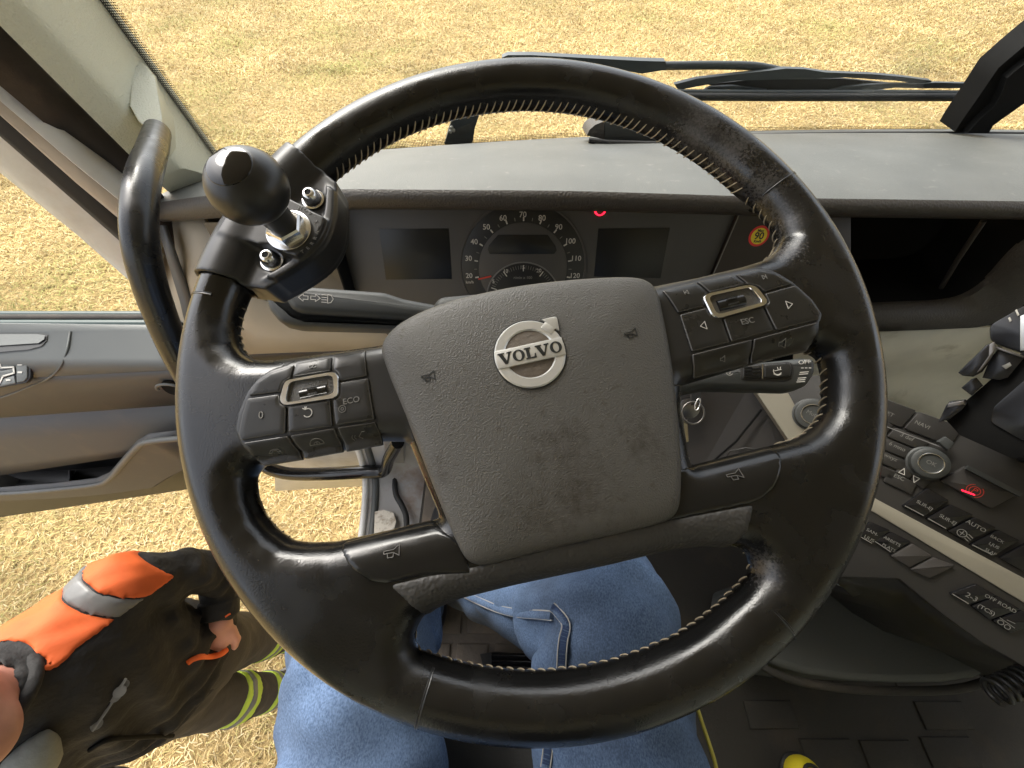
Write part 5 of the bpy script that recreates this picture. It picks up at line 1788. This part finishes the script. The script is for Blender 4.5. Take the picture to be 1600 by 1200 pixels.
# lower housing with its shelf edge
hs1 = [(1300, 905), (1312, 898), (1405, 897), (1470, 950), (1535, 1000), (1600, 1030), (1700, 1090)]
hs2 = [(1330, 930), (1345, 925), (1410, 960), (1440, 990), (1490, 1022), (1560, 1040), (1680, 1110)]
tA = [PN(x, y, OP - CN * .02, CN) for x, y in hs1]; tB = [PD(x, y, .60) for x, y in hs2]
quadstrip('console_skirt', [tA, [a * .5 + b * .5 + np.array([-.006, 0, .01]) for a, b in zip(tA, tB)], tB, [b + np.array([.05, .05, -.2]) for b in tB]], 'console_black', cons, thick=.005)

# ================================================================== PHONE HOLDER
HD = .42
hn = -ray(1540, 620); hn = hn / np.linalg.norm(hn)
HM = frame(PD(1540, 620, HD), hn, [1, .0, 0])
hold = thing('device_holder', 'glossy black device holder with clamp fingers beside the console', 'device holder', mw=Matrix(HM.tolist()))
bpy.context.view_layer.update()
HI = np.linalg.inv(HM)


def HL(px, py, off=0.0): return xf(HI, [PN(px, py, HM[:3, 3] + HM[:3, 2] * off, HM[:3, 2])])[0][:2]
def hpl(name, px, z0, z1, m='holder_black', bev=.0006, rnd=0): return plate(name, [HL(x, y, z1) for x, y in px], z0, z1, m, hold, bev=bev, rnd=rnd)


hpl('cradle', [(1474, 652), (1505, 630), (1540, 600), (1600, 548), (1690, 470), (1720, 720), (1610, 716), (1580, 716), (1545, 700), (1500, 680)], -.014, 0, 'deep_black')
hpl('cradle_recess', [(1552, 636), (1612, 584), (1700, 520), (1710, 690), (1600, 690), (1548, 660)], 0, .0018, 'holder_black', rnd=.004)
hpl('clamp_finger', [(1497, 582), (1540, 540), (1551, 535), (1556, 543), (1548, 562), (1535, 580), (1520, 588), (1503, 586)], 0, .018)
hpl('clamp_edge', [(1546, 538), (1554, 534), (1557, 542), (1550, 558), (1533, 578), (1526, 582), (1545, 556)], .018, .0195, 'metal_dark', bev=.0004)
hpl('clamp_base', [(1547, 560), (1560, 545), (1602, 558), (1575, 590), (1562, 594), (1535, 590)], -.002, .006)
hpl('clamp_tab', [(1565, 572), (1578, 566), (1581, 571), (1572, 577)], .006, .0075, 'print_dim', bev=.0004)
hpl('clamp_rail', [(1556, 541), (1600, 556), (1599, 559), (1556, 545)], .006, .009, 'metal_dark', bev=.0004)
hpl('clamp_finger', [(1502, 606), (1518, 592), (1526, 590), (1536, 602), (1518, 618), (1510, 612)], -.004, .012)
hpl('clamp_finger', [(1466, 660), (1478, 634), (1484, 627), (1508, 624), (1512, 630), (1504, 640), (1484, 655)], -.008, .010)
hpl('clamp_edge', [(1482, 630), (1506, 626), (1508, 632), (1480, 637)], .010, .0112, 'metal_dark', bev=.0004)
hpl('upper_arm', [(1546, 512), (1552, 505), (1600, 478), (1680, 440), (1690, 545), (1602, 552), (1556, 536), (1548, 530)], -.02, -.006, rnd=.003)
hpl('arm_shine', [(1594, 494), (1640, 474), (1640, 545), (1594, 548)], -.006, -.0045, 'silver', bev=.0004)
for a_, b_ in (((1575, 497), (1578, 503)), ((1586, 485), (1590, 494))):
    hpl('arm_slot', [(a_[0], a_[1]), (a_[0] + 3, a_[1] - 2), (b_[0] + 3, b_[1] - 2), b_], -.006, -.0045, 'print_white', bev=.0003)
tube('mount_arm', [PD(1600, 690, .44), PD(1620, 740, .48), PD(1640, 790, .50)], .014, 'satin_black', hold, 14)

# ================================================================== ENGINE TUNNEL, CABLE, SHOE
tz = 1.56
tn_px = [(1185, 1022), (1215, 1040), (1260, 1054), (1330, 1064), (1400, 1067), (1480, 1066), (1530, 1058), (1570, 1040), (1660, 990), (1700, 850), (1400, 830), (1200, 900)]
tn = [PZ(x, y, tz) for x, y in tn_px]
tun = thing('engine_tunnel', 'dark grey rubber covered engine tunnel beside the driver', 'engine cover', tuple(np.mean(tn, 0) - np.array([0, 0, .28])))
bpy.context.view_layer.update()
lo_ = [p + np.array([0, 0, -.27]) + (p - np.mean(tn, 0)) * .02 for p in tn]
tb = solid_from('cover', lo_, tn, 'tunnel_grey', tun)
bm_ = tb.modifiers.new('bev', 'BEVEL'); bm_.width = .012; bm_.segments = 3
tube('edge_strip', catmull([p + np.array([0, -.012, -.016]) for p in tn[:9]], 4), .007, 'floor_black', tun, 8)

hel = []
h0, h1 = PD(1552, 1082, .47), PD(1680, 1030, .47)
ax_ = (h1 - h0) / np.linalg.norm(h1 - h0); u_ = np.cross(ax_, [0, 0, 1]); u_ /= np.linalg.norm(u_); v_ = np.cross(ax_, u_)
for i in range(16 * 11 + 1):
    t = i / 16 * 2 * math.pi
    hel.append(h0 + ax_ * (i / 16 * .0085) + .012 * (math.cos(t) * u_ + math.sin(t) * v_))
cb = tube('coiled_cable', hel, .0030, 'satin_black', None, 8)
tag(cb, 'black coiled cable hanging at the right edge of the console', 'cable')

# ================================================================== WIPER AND BRACKET OUTSIDE / ON THE GLASS
wip = thing('windshield_wiper', 'dark grey wiper arm and blade parked across the foot of the windscreen', 'wiper', tuple(PY(1235, 113, 1.01)))
bpy.context.view_layer.update()
def wext(name, px, y, d, m, parent=wip): return extr(name, [PY(a, b, y) for a, b in px], (0, d, 0), m, parent)


wext('arm', [(784, 90), (794, 86), (830, 86), (1000, 95), (1040, 96), (1041, 109), (1003, 115), (985, 112), (940, 106), (790, 99)], 1.00, .02, 'wiper')
tube('arm_rod', catmull([PY(x, y, 1.012) for x, y in [(1036, 103), (1110, 102), (1170, 103), (1200, 107), (1225, 113)]], 5), .0075, 'wiper', wip, 10)
wext('bridge', [(1054, 132), (1089, 123), (1150, 116), (1196, 111), (1228, 107), (1258, 108), (1290, 113), (1365, 116), (1410, 120), (1455, 126), (1457, 133), (1440, 132), (1400, 126), (1320, 121), (1262, 124), (1222, 124), (1150, 126), (1100, 133), (1060, 141)], .995, .012, 'wiper')
wext('bridge_web', [(1105, 132), (1180, 124), (1320, 123), (1390, 130), (1330, 140), (1150, 142)], 1.003, .006, 'matte_black')
wext('claw', [(1096, 144), (1110, 136), (1145, 134), (1200, 141), (1200, 145), (1145, 139), (1110, 142), (1098, 148)], .99, .008, 'wiper')
wext('claw', [(1298, 142), (1320, 136), (1350, 133), (1385, 131), (1440, 131), (1462, 129), (1540, 131), (1560, 134), (1560, 141), (1540, 138), (1500, 138), (1440, 138), (1400, 137), (1370, 140), (1400, 144), (1300, 146)], .99, .008, 'wiper')
tube('blade_spine', [PY(x, y, .985) for x, y in [(1060, 144), (1200, 145), (1400, 145), (1545, 146)]], .0055, 'wiper', wip, 8)
tube('blade_rubber', [PY(x, y, .975) for x, y in [(1060, 151), (1200, 152), (1400, 152), (1540, 152)]], .0075, 'wiper_rubber', wip, 8)
post = thing('wiper_pivot', 'dark grey pivot post standing outside the windscreen behind the wheel rim', 'wiper pivot', tuple(PY(722, 225, 1.0)))
bpy.context.view_layer.update()
extr('post', [PY(x, y, 1.0) for x, y in [(694, 226), (702, 200), (712, 165), (752, 150), (748, 182), (742, 200), (738, 226)]], (0, .05, 0), 'wiper', post)
extr('post_face', [PY(x, y, .997) for x, y in [(716, 200), (740, 190), (738, 205), (718, 212)]], (0, .002, 0), 'stalk', post)
for dx, dy in ((706, 199), (709, 203), (704, 205)):
    lathe('bolt', [(.004, 0), (.004, .003), (.001, .004)], frame(PY(dx, dy, .998), [0, -1, 0]), 'silver', post, 10)
brk = thing('windshield_bracket', 'wide black bracket leaning on the windscreen at the upper right', 'bracket', tuple(PY(1530, 195, .90)))
bpy.context.view_layer.update()
up_ = [(1690, 20), (1690, 105)]
extr('bracket_body', [PY(x, y, .86) for x, y in [(1512, 208), (1530, 188), (1555, 165), (1566, 145), (1574, 122), (1588, 110), (1690, 32), (1690, 105), (1600, 162), (1552, 196), (1545, 208)]], (0, .06, 0), 'deep_black', brk)
extr('bracket_edge', [PY(x, y, .875) for x, y in [(1492, 206), (1502, 190), (1530, 150), (1545, 128), (1560, 106), (1600, 72), (1690, 0), (1690, 32), (1588, 110), (1574, 122), (1566, 145), (1555, 165), (1530, 188), (1512, 206)]], (0, .05, 0), 'deep_black', brk)

# ================================================================== THE DRIVER'S LEGS AND SEAT
seat = thing('driver_seat', 'black driver seat with yellow piping under the blue jeans', 'seat', (.0, -.4, FZ))
bpy.context.view_layer.update()
box('cushion', (.02, -.34, 1.73), (.46, .58, .16), 'seat_black', seat, .05)
box('backrest', (.03, -.68, 2.10), (.50, .14, .75), 'seat_black', seat, .05)
box('seat_base', (.03, -.38, 1.47), (.42, .42, .36), 'deep_black', seat, .02)
pp = catmull([PZ(x, y, 1.80) for x, y in [(1164, 1063), (1140, 1085), (1090, 1112), (1100, 1140), (1113, 1175), (1122, 1210), (1128, 1260)]], 5)
pp2 = [p for p in catmull([PZ(x, y, 1.815) for x, y in [(1086, 1095), (1098, 1132), (1110, 1168), (1119, 1200), (1128, 1260)]], 5)]
tube('piping', pp2, .0024, 'piping_yellow', seat, 8)
tube('bolster', [p + np.array([-.035, -.01, -.03]) for p in pp2], [.022] + [.034] * (len(pp2) - 2) + [.034], 'seat_black', seat, 14)

driver = thing('person', 'person in blue jeans sitting behind the wheel, only the legs showing', 'person', (0, -.1, FZ))
bpy.context.view_layer.update()
kr, kl = np.array([.108, .045, 1.925]), np.array([-.165, .035, 1.925])
hr, hl = np.array([.105, -.42, 1.90]), np.array([-.095, -.42, 1.90])
fr_, fl_ = np.array([-.20, .20, 1.40]), np.array([-.215, .115, 1.40])
lo, hi, h_ = (-.40, -.60, 1.27), (.32, .32, 2.10), .0065
P = grid(lo, hi, h_)
wr_ = .007 * wob(P, 32, 3) + .004 * wob(P, 85, 5)


def leg(P, a, k, f):
    th = s_cap(P, a, k, .098, .074)
    sh = s_cap(P, k, f, .072, .058)
    # folds bunch up behind and above the knee and stretch flat over it
    return smin(th, sh, .02)


body = smin(leg(P, hr, kr, fr_), leg(P, hl, kl, fl_), .006)
body = smin(body, s_ell(P, (0, -.46, 1.92), (.20, .13, .14)), .05)
d_k = np.minimum(np.sqrt(sum((P[i] - (kr + np.array([-.03, -.06, -.03]))[i]) ** 2 for i in range(3))), np.sqrt(sum((P[i] - (kl + np.array([0, -.06, -.05]))[i]) ** 2 for i in range(3))))
folds = .011 * np.sin((P[0] * .6 + P[1] * 1.0 - P[2] * .8) * 95 + 3 * wob(P, 18, 9)) * np.exp(-(d_k / .11) ** 2)
body = body + wr_ + folds
body = np.maximum(body, 1.395 - P[2])
V, Q = surface_net(body, lo, h_, 2)
np_mesh('jeans', to_local(driver, V), Q, 'denim', driver)
# shoes: soft dark shapes under the hems
for f, nm in ((fr_, 0), (fl_, 1)):
    lo2, hi2 = f + np.array([-.09, -.12, -.125]), f + np.array([.11, .26, .06])
    P2 = grid(lo2, hi2, .006)
    s_ = smin(s_cap(P2, f + np.array([0, -.03, -.06]), f + np.array([.01, .14, -.085]), .045, .036), s_cap(P2, f + np.array([0, 0, .02]), f + np.array([0, -.01, -.06]), .045, .046), .04)
    s_ = np.maximum(s_, FZ + .018 - P2[2])
    V, Q = surface_net(s_, lo2, .006, 2)
    so = np_mesh('shoe', to_local(driver, V), Q, 'shoe_black', driver)
    for k in range(4):
        y_ = .04 + k * .022
        tube('lace', [f + np.array([-.026, y_, -.045 - k * .005]), f + np.array([0, y_ + .008, -.028 - k * .008]), f + np.array([.028, y_, -.045 - k * .005])], .0028, 'print_white', so, 6)


# seams: double stitched felled seam on the inside of the right leg
def on_body(px, py, z_guess):
    """first hit of the lens ray with the sampled field"""
    r = ray(px, py)
    for d in np.arange(.15, 1.2, .003):
        p = C0 + r * d
        i = (p - np.array(lo)) / h_
        if (i < 0).any() or (i > np.array(body.shape) - 2).any(): continue
        a = i.astype(int)
        if body[a[0], a[1], a[2]] < .002: return p - r / np.linalg.norm(r) * .003
    return None


def seam(pxs, name='seam'):
    pts_ = [on_body(x, y, 0) for x, y in pxs]
    pts_ = [p for p in pts_ if p is not None]
    if len(pts_) < 3: return
    c = catmull(pts_, 4)
    o = tube(name, c, .0052, 'denim', driver, 8, .5)
    lad_v, lad_f = [], []
    for i in range(1, len(c) - 1):
        t_ = c[i + 1] - c[i - 1]; vw = c[i] - C0; sd = np.cross(t_, vw); sd /= np.linalg.norm(sd); tn_ = t_ / np.linalg.norm(t_); up = -vw / np.linalg.norm(vw)
        for q_ in (0, .5):
            m0 = c[i] + (c[i + 1] - c[i]) * q_ + up * .0026 + tn_ * rng.normal(0, .0008)
            k = len(lad_v); wd = .0009
            lad_v += [m0 - sd * .0030 - tn_ * wd, m0 + sd * .0030 - tn_ * wd, m0 + sd * .0030 + tn_ * wd, m0 - sd * .0030 + tn_ * wd]
            lad_v += [p + up * .0006 for p in lad_v[k:k + 4]]
            lad_f += [(k + 4, k + 5, k + 6, k + 7)] + [(k + a, k + (a + 1) % 4, k + 4 + (a + 1) % 4, k + 4 + a) for a in range(4)]
    mesh('seam_pucker', to_local(o, lad_v), lad_f, 'denim_dark', o, smooth=False, fix=False)
    for s in (-1, 1):
        off = []
        for i in range(len(c)):
            t_ = c[min(i + 1, len(c) - 1)] - c[max(i - 1, 0)]; vw = c[i] - C0
            sd = np.cross(t_, vw); sd /= np.linalg.norm(sd) + 1e-9
            off.append(c[i] + sd * s * .0042 - vw / np.linalg.norm(vw) * .0022)
        tube('seam_thread', off, .0007, 'jean_thread', o, 5)


seam([(852, 1200), (856, 1170), (858, 1130), (868, 1080), (876, 1050), (878, 1020), (880, 1000), (884, 975), (870, 955), (862, 948)])
seam([(862, 962), (840, 960), (810, 958), (780, 952), (750, 940), (725, 928), (705, 915)])

# pedal plate by the foot and yellow shoe on the floor
ped = thing('pedal', 'black ribbed pedal on the footwell floor between the legs', 'pedal', tuple(PZ(800, 1030, 1.34)))
bpy.context.view_layer.update()
pq = [PZ(x, y, 1.34) for x, y in [(750, 1022), (775, 1018), (900, 1030), (900, 1062), (760, 1062)]]
extr('plate', pq, (0, 0, -.03), 'satin_black', ped)
for yy in (1028, 1037, 1046): tube('rib', [PZ(768, yy - 4, 1.345), PZ(895, yy, 1.345)], .006, 'holder_black', ped, 8)
box('pedal_arm', PZ(830, 1045, 1.30), (.03, .04, .05), 'satin_black', ped, .004)

sh = thing('shoe', 'yellow toed black shoe standing on the cab floor', 'shoe', tuple(PZ(1247, 1190, FZ)))
bpy.context.view_layer.update()
tp = PZ(1242, 1170, FZ + .05)
lo2, hi2 = tp + np.array([-.07, -.32, -.075]), tp + np.array([.10, .03, .09])
P2 = grid(lo2, hi2, .006)
s_ = smin(s_cap(P2, tp + np.array([.004, -.045, -.005]), tp + np.array([.03, -.16, .0]), .036, .046), s_cap(P2, tp + np.array([.03, -.16, .0]), tp + np.array([.035, -.25, .02]), .044, .042), .03)
s_ = np.maximum(s_, FZ - .003 + .02 - P2[2])
V, Q = surface_net(s_, lo2, .006, 2); np_mesh('upper', to_local(sh, V), Q, 'yellow', sh)
s2 = np.maximum(s_ - .007, np.abs(P2[2] - FZ - .022) - .010)
V, Q = surface_net(s2, lo2, .006, 2); np_mesh('sole', to_local(sh, V), Q, 'shoe_black', sh)
arc_ = [tp + np.array([.005 + .022 * math.cos(t), -.050 + .030 * math.sin(t), .0315 - .004 * abs(math.sin(t))]) for t in np.linspace(-.3, 3.44, 14)]
arc_ = [arc_[0] + np.array([.01, -.08, .008])] + arc_ + [arc_[-1] + np.array([.01, -.08, .008])]
tube('toe_stripe', arc_, .0032, 'shoe_black', sh, 8)

# ================================================================== THE MAN OUTSIDE
# built upright facing +X round his own axis, then turned towards the cab
MAN_AT, MAN_TURN = np.array([-1.02, -.03, 0]), R(-31)
man = thing('person', 'man in black and orange work jacket with one hand in his pocket outside the door', 'person')
hip = np.array([0, 0, .96]); chest = np.array([.02, 0, 1.29]); neck = np.array([.035, 0, 1.485])
shl, shr = np.array([.0, .200, 1.425]), np.array([.0, -.200, 1.425])
ell, wrl = np.array([-.005, .298, 1.165]), np.array([.066, .205, 1.112])
elr, wrr = np.array([-.03, -.285, 1.14]), np.array([.05, -.27, .90])
kl_, kr_ = np.array([-.05, .115, .50]), np.array([.02, -.085, .50])
al, ar_ = np.array([-.11, .115, .09]), np.array([.0, -.075, .09])
lo3, hi3, h3 = (-.26, -.44, 0.0), (.30, .42, 1.66), .0080
P3 = grid(lo3, hi3, h3)
wrk = .006 * wob(P3, 38, 11) + .004 * wob(P3, 80, 12)
tor = s_ell(P3, chest, (.145, .200, .26))
tor = smin(tor, s_ell(P3, hip + np.array([0, 0, .10]), (.150, .182, .20)), .10)
tor = smin(tor, s_cap(P3, shl + np.array([0, -.02, 0]), shr + np.array([0, .02, 0]), .070, .070), .06)
arm_l = smin(s_cap(P3, shl, ell, .072, .058), s_cap(P3, ell, wrl, .058, .045), .02)
arm_r = smin(s_cap(P3, shr, elr, .072, .058), s_cap(P3, elr, wrr, .058, .045), .02)
jk = smin(smin(tor, arm_l, .02), arm_r, .02)
jk = smin(jk, s_cap(P3, neck + np.array([0, 0, -.03]), neck + np.array([.03, 0, .04]), .078, .074), .03)
fo = .011 * np.sin((P3[2] * 1.0 + P3[1] * .8) * 70 + 2.5 * wob(P3, 12, 13)) * np.exp(-((P3[2] - 1.04) / .15) ** 2)
dl = np.sqrt(sum((P3[i] - ell[i]) ** 2 for i in range(3)))
fo2 = .009 * np.sin((P3[2] + P3[1] * .6) * 130 + 2 * wob(P3, 15, 14)) * np.exp(-(dl / .13) ** 2)
fo3 = .009 * np.sin((P3[1] - .5 * P3[2]) * 60 + 2 * wob(P3, 10, 15)) * np.exp(-((P3[2] - 1.22) / .12) ** 2)
jk = jk + wrk * 1.25 + fo + fo2 + fo3
jk = np.maximum(jk, .84 - P3[2])
jk = np.maximum(jk, -s_cap(P3, neck + np.array([.02, 0, .03]), neck + np.array([.07, 0, .14]), .062, .070))
V, Q = surface_net(jk, lo3, h3, 2)
jacket = np_mesh('jacket', V, Q, 'jacket', man)
yoke = np.maximum(jk - .004, .8 * (P3[0] - .072) - .6 * (P3[2] - 1.455) - .25 * np.maximum(np.abs(P3[1]) - .12, 0))
yoke = np.maximum(yoke, 1.30 - P3[2])
yoke = np.maximum(yoke, np.abs(P3[1]) - .270)
yoke = np.maximum(yoke, .088 - np.hypot(P3[0] - neck[0] - .015, P3[1]))
yoke = np.maximum(yoke, P3[0] - .100)
band = np.abs(P3[1] - .190 + .3 * (P3[2] - 1.45)) - .021
V, Q = surface_net(np.maximum(yoke, -band), lo3, h3, 2); np_mesh('shoulder_yoke', V, Q, 'orange', jacket)
V, Q = surface_net(np.maximum(yoke + .001, band), lo3, h3, 2); np_mesh('reflective_band', V, Q, 'reflective', jacket)


def mleg(h0, k, a): return smin(s_cap(P3, h0, k, .100, .078), s_cap(P3, k, a, .076, .066), .03)


tr = smin(mleg(hip + np.array([0, .085, -.06]), kl_, al), mleg(hip + np.array([0, -.085, -.06]), kr_, ar_), .03)
tr = smin(tr, s_ell(P3, hip, (.135, .18, .14)), .05) + wrk
tr = np.maximum(np.maximum(tr, P3[2] - 1.0), .075 - P3[2])
V, Q = surface_net(tr, lo3, h3, 2); trousers = np_mesh('trousers', V, Q, 'trousers', man)
for z0, w_ in ((.56, .045), (.30, .045)):
    bd = np.maximum(tr - .004, np.abs(P3[2] - z0) - w_)
    V, Q = surface_net(bd, lo3, h3, 2); np_mesh('hivis_band', V, Q, 'hivis', trousers)
    bd = np.maximum(tr - .0075, np.abs(P3[2] - z0) - .016)
    V, Q = surface_net(bd, lo3, h3, 2); np_mesh('reflective_band', V, Q, 'reflective', trousers)
for a in (al, ar_):
    lo2, hi2 = a + np.array([-.13, -.07, -.09]), a + np.array([.22, .07, .06]); P2 = grid(lo2, hi2, .006)
    s_ = smin(s_cap(P2, a + np.array([-.05, 0, -.04]), a + np.array([.13, 0, -.055]), .046, .040), s_cap(P2, a + np.array([-.02, 0, .03]), a + np.array([-.02, 0, -.03]), .05, .05), .04)
    s_ = np.maximum(s_, .002 - P2[2])
    V, Q = surface_net(s_, lo2, .006, 2); np_mesh('shoe', V, Q, 'shoe_grey', man)
# head and neck, leaning towards the cab
hd = neck + np.array([.085, .01, .180])
lo2, hi2 = np.array([-.24, -.36, .04]), np.array([.30, .37, 1.84]); P2 = grid(lo2, hi2, .0062)
s_ = s_ell(P2, hd, (.098, .078, .118))
s_ = smin(s_, s_ell(P2, hd + np.array([.045, 0, -.075]), (.055, .052, .048)), .03)
s_ = smin(s_, s_cap(P2, neck + np.array([.01, 0, -.02]), hd + np.array([-.02, 0, -.06]), .060, .058), .03)
s_ = smin(s_, s_cap(P2, hd + np.array([.098, 0, .01]), hd + np.array([.118, 0, -.028]), .010, .016), .012)
for s in (-1, 1):
    s_ = smin(s_, s_ell(P2, hd + np.array([-.005, s * .082, -.005]), (.028, .010, .036)), .006)
    s_ = smin(s_, s_ell(P2, hd + np.array([.085, s * .03, .035]), (.018, .024, .010)), .012)
    s_ = -smin(-s_, s_ell(P2, hd + np.array([.100, s * .032, .012]), (.012, .016, .010)), .010)
s_ = smin(s_, s_ell(P2, hd + np.array([.096, 0, -.060]), (.012, .026, .008)), .008)
# hand: palm, four fingers bent into the pocket, thumb outside
hd_dir = np.array([.02, -.80, -.52]); hd_dir /= np.linalg.norm(hd_dir)
ca_, sa_ = math.cos(-MAN_TURN), math.sin(-MAN_TURN)
RI = np.array([[ca_, -sa_, 0], [sa_, ca_, 0], [0, 0, 1]])
CM = RI @ (C0 - MAN_AT)
back = CM - wrl; back = back - hd_dir * (back @ hd_dir); back /= np.linalg.norm(back)
across = np.cross(hd_dir, back)
w0 = wrl + hd_dir * .012 + np.array([.018, 0, .004])
s_ = smin(s_, smin(s_cap(P2, shl, ell, .045, .038), s_cap(P2, ell, wrl, .038, .030), .01), .02)
s_ = smin(s_, s_cap(P2, wrl, w0, .030, .030), .01)
pc_ = w0 + hd_dir * .048
s_ = smin(s_, s_ell(P2, pc_, (.054, .046, .024), (hd_dir, across, back)), .02)
for i, (o_, L_) in enumerate(((-.031, .062), (-.0105, .072), (.0105, .068), (.030, .054))):
    k0 = w0 + hd_dir * .078 + across * o_ + back * .006; k1 = k0 + (hd_dir * .75 - back * .62) * L_ * .5; k2 = k1 + (hd_dir * .25 - back * .95) * L_ * .5
    s_ = smin(s_, s_cap(P2, k0 - hd_dir * .015, k1, .0115, .0098), .006); s_ = smin(s_, s_cap(P2, k1, k2, .0098, .0082), .003)
    s_ = smin(s_, s_ell(P2, k0 + back * .004, (.011, .009, .008)), .006)
t0 = w0 + hd_dir * .022 - across * .036; t1 = t0 + (hd_dir * .7 - across * .55 - back * .1) * .042; t2_ = t1 + (hd_dir * .95 - across * .15 - back * .2) * .032
s_ = smin(s_, smin(s_cap(P2, t0, t1, .0150, .0118), s_cap(P2, t1, t2_, .0118, .0092), .004), .012)
s_ = smin(s_, smin(s_cap(P2, shr, elr, .045, .038), s_cap(P2, elr, wrr - (wrr - elr) * .15, .038, .030), .01), .02)
s_ = smin(s_, s_ell(P2, chest, (.10, .155, .22)), .03); s_ = smin(s_, s_ell(P2, hip, (.10, .14, .14)), .06)
for h_s, k_, a_ in ((.085, kl_, al), (-.085, kr_, ar_)):
    s_ = smin(s_, smin(s_cap(P2, hip + np.array([0, h_s, -.06]), k_, .075, .055), s_cap(P2, k_, a_, .052, .04), .02), .03)
V, Q = surface_net(s_, lo2, .0062, 2); face = np_mesh('body', V, Q, 'skin', man)
for s in (-1, 1):
    e = hd + np.array([.088, s * .032, .012]); V, F = lathe_data([(max(.0115 * math.sin(t), .0003), -.0115 * math.cos(t)) for t in np.linspace(.02, 3.12, 12)], 16)
    eo = mesh('eye', V + e, F, 'print_white', man)
    lathe('iris', [(.005, .0), (.005, .0012), (.0005, .0016)], frame(e + np.array([.0108, 0, 0]), [1, 0, 0], [0, 1, 0]), 'hair', eo, 14)
lo2, hi2 = hd + np.array([-.19, -.12, -.24]), hd + np.array([.15, .12, .15]); P2 = grid(lo2, hi2, .006)
hr_ = np.maximum(s_ell(P2, hd + np.array([-.012, 0, .02]), (.108, .087, .112)), -(s_ell(P2, hd + np.array([.09, 0, -.05]), (.09, .12, .12))))
hr_ = np.maximum(hr_, hd[2] - .06 - P2[2]) + .004 * wob(P2, 160, 21)
V, Q = surface_net(hr_, lo2, .006, 2); np_mesh('hair', V, Q, 'hair', face)
cf = wrl - ell; cf /= np.linalg.norm(cf)
lathe('cuff', [(.047, -.050), (.051, -.045), (.052, -.004), (.049, 0), (.036, .001)], frame(wrl + cf * .004, cf), 'jacket', jacket, 28)
# rays of the lens in the man's own axes, to lay trim on the cloth where it is seen
ca_, sa_ = math.cos(-MAN_TURN), math.sin(-MAN_TURN)
RI = np.array([[ca_, -sa_, 0], [sa_, ca_, 0], [0, 0, 1]])
CM = RI @ (C0 - MAN_AT)


def jl(px, lift=.004):
    out = []
    for x, y in px:
        r = RI @ ray(x, y); rn = np.linalg.norm(r)
        for d in np.arange(.5, 2.4, .003):
            p = CM + r * d; i = (p - np.array(lo3)) / h3
            if (i < 0).any() or (i > np.array(jk.shape) - 2).any(): continue
            a = i.astype(int)
            if jk[a[0], a[1], a[2]] < 0: out.append(p - r / rn * lift); break
    return out


def jtube(name, px, r_, m, n=4, flat=1.0, lift=.004):
    q = jl(px, lift)
    if len(q) > 2: return tube(name, catmull(q, n), r_, m, jacket, 8, flat)


jtube('pocket_edge', [(293, 1036), (302, 1030), (315, 1026), (330, 1026), (345, 1022), (354, 1015)], .008, 'orange_bright', flat=.6)
for x, y, r_ in ((194, 1070, .009), (187, 1081, .011), (180, 1089, .010), (151, 1132, .010)):
    q = jl([(x, y)], .003)
    if q: lathe('chest_print', [(r_, -.002), (r_, .001), (r_ * .5, .0015)], frame(q[0], CM - q[0]), 'print_dim', jacket, 16)
jtube('chest_print', [(197, 1060), (176, 1096), (160, 1120), (144, 1142)], .0035, 'print_dim', flat=.5)
jtube('zip', [(330, 1145), (270, 1150), (220, 1152), (170, 1156), (140, 1172)], .005, 'deep_black')
jtube('waist_print', [(350, 1090), (345, 1105), (338, 1118)], .004, 'needle', flat=.5)
jtube('cuff_mark', [(352, 964), (356, 961), (360, 959)], .0025, 'orange_bright', flat=.5, lift=.010)
qb_ = jl([(212, 861), (225, 856), (233, 864), (218, 870)], .010)
if len(qb_) == 4: extr('sleeve_badge', qb_, (0, 0, .003), 'jacket', jacket)
colr = [neck + np.array([.03 + .076 * math.cos(t), .076 * math.sin(t), .03 + .015 * math.cos(t)]) for t in np.linspace(-2.6, 2.6, 22)]
tube('collar', colr, .013, 'jacket', jacket, 12)
tube('collar_lining', [p * .9 + (neck + np.array([.02, 0, .05])) * .1 + np.array([0, 0, .002]) for p in colr], .006, 'collar_red', jacket, 10)
scarf = [neck + np.array([.12, -.00 - .12 * t, -.035 - .07 * t]) for t in np.linspace(0, 1, 8)]
tube('hood', scarf, [.006, .022, .034, .042, .044, .040, .03, .010], 'collar_grey', jacket, 12)
man.location = Vector(MAN_AT); man.rotation_euler.z = MAN_TURN
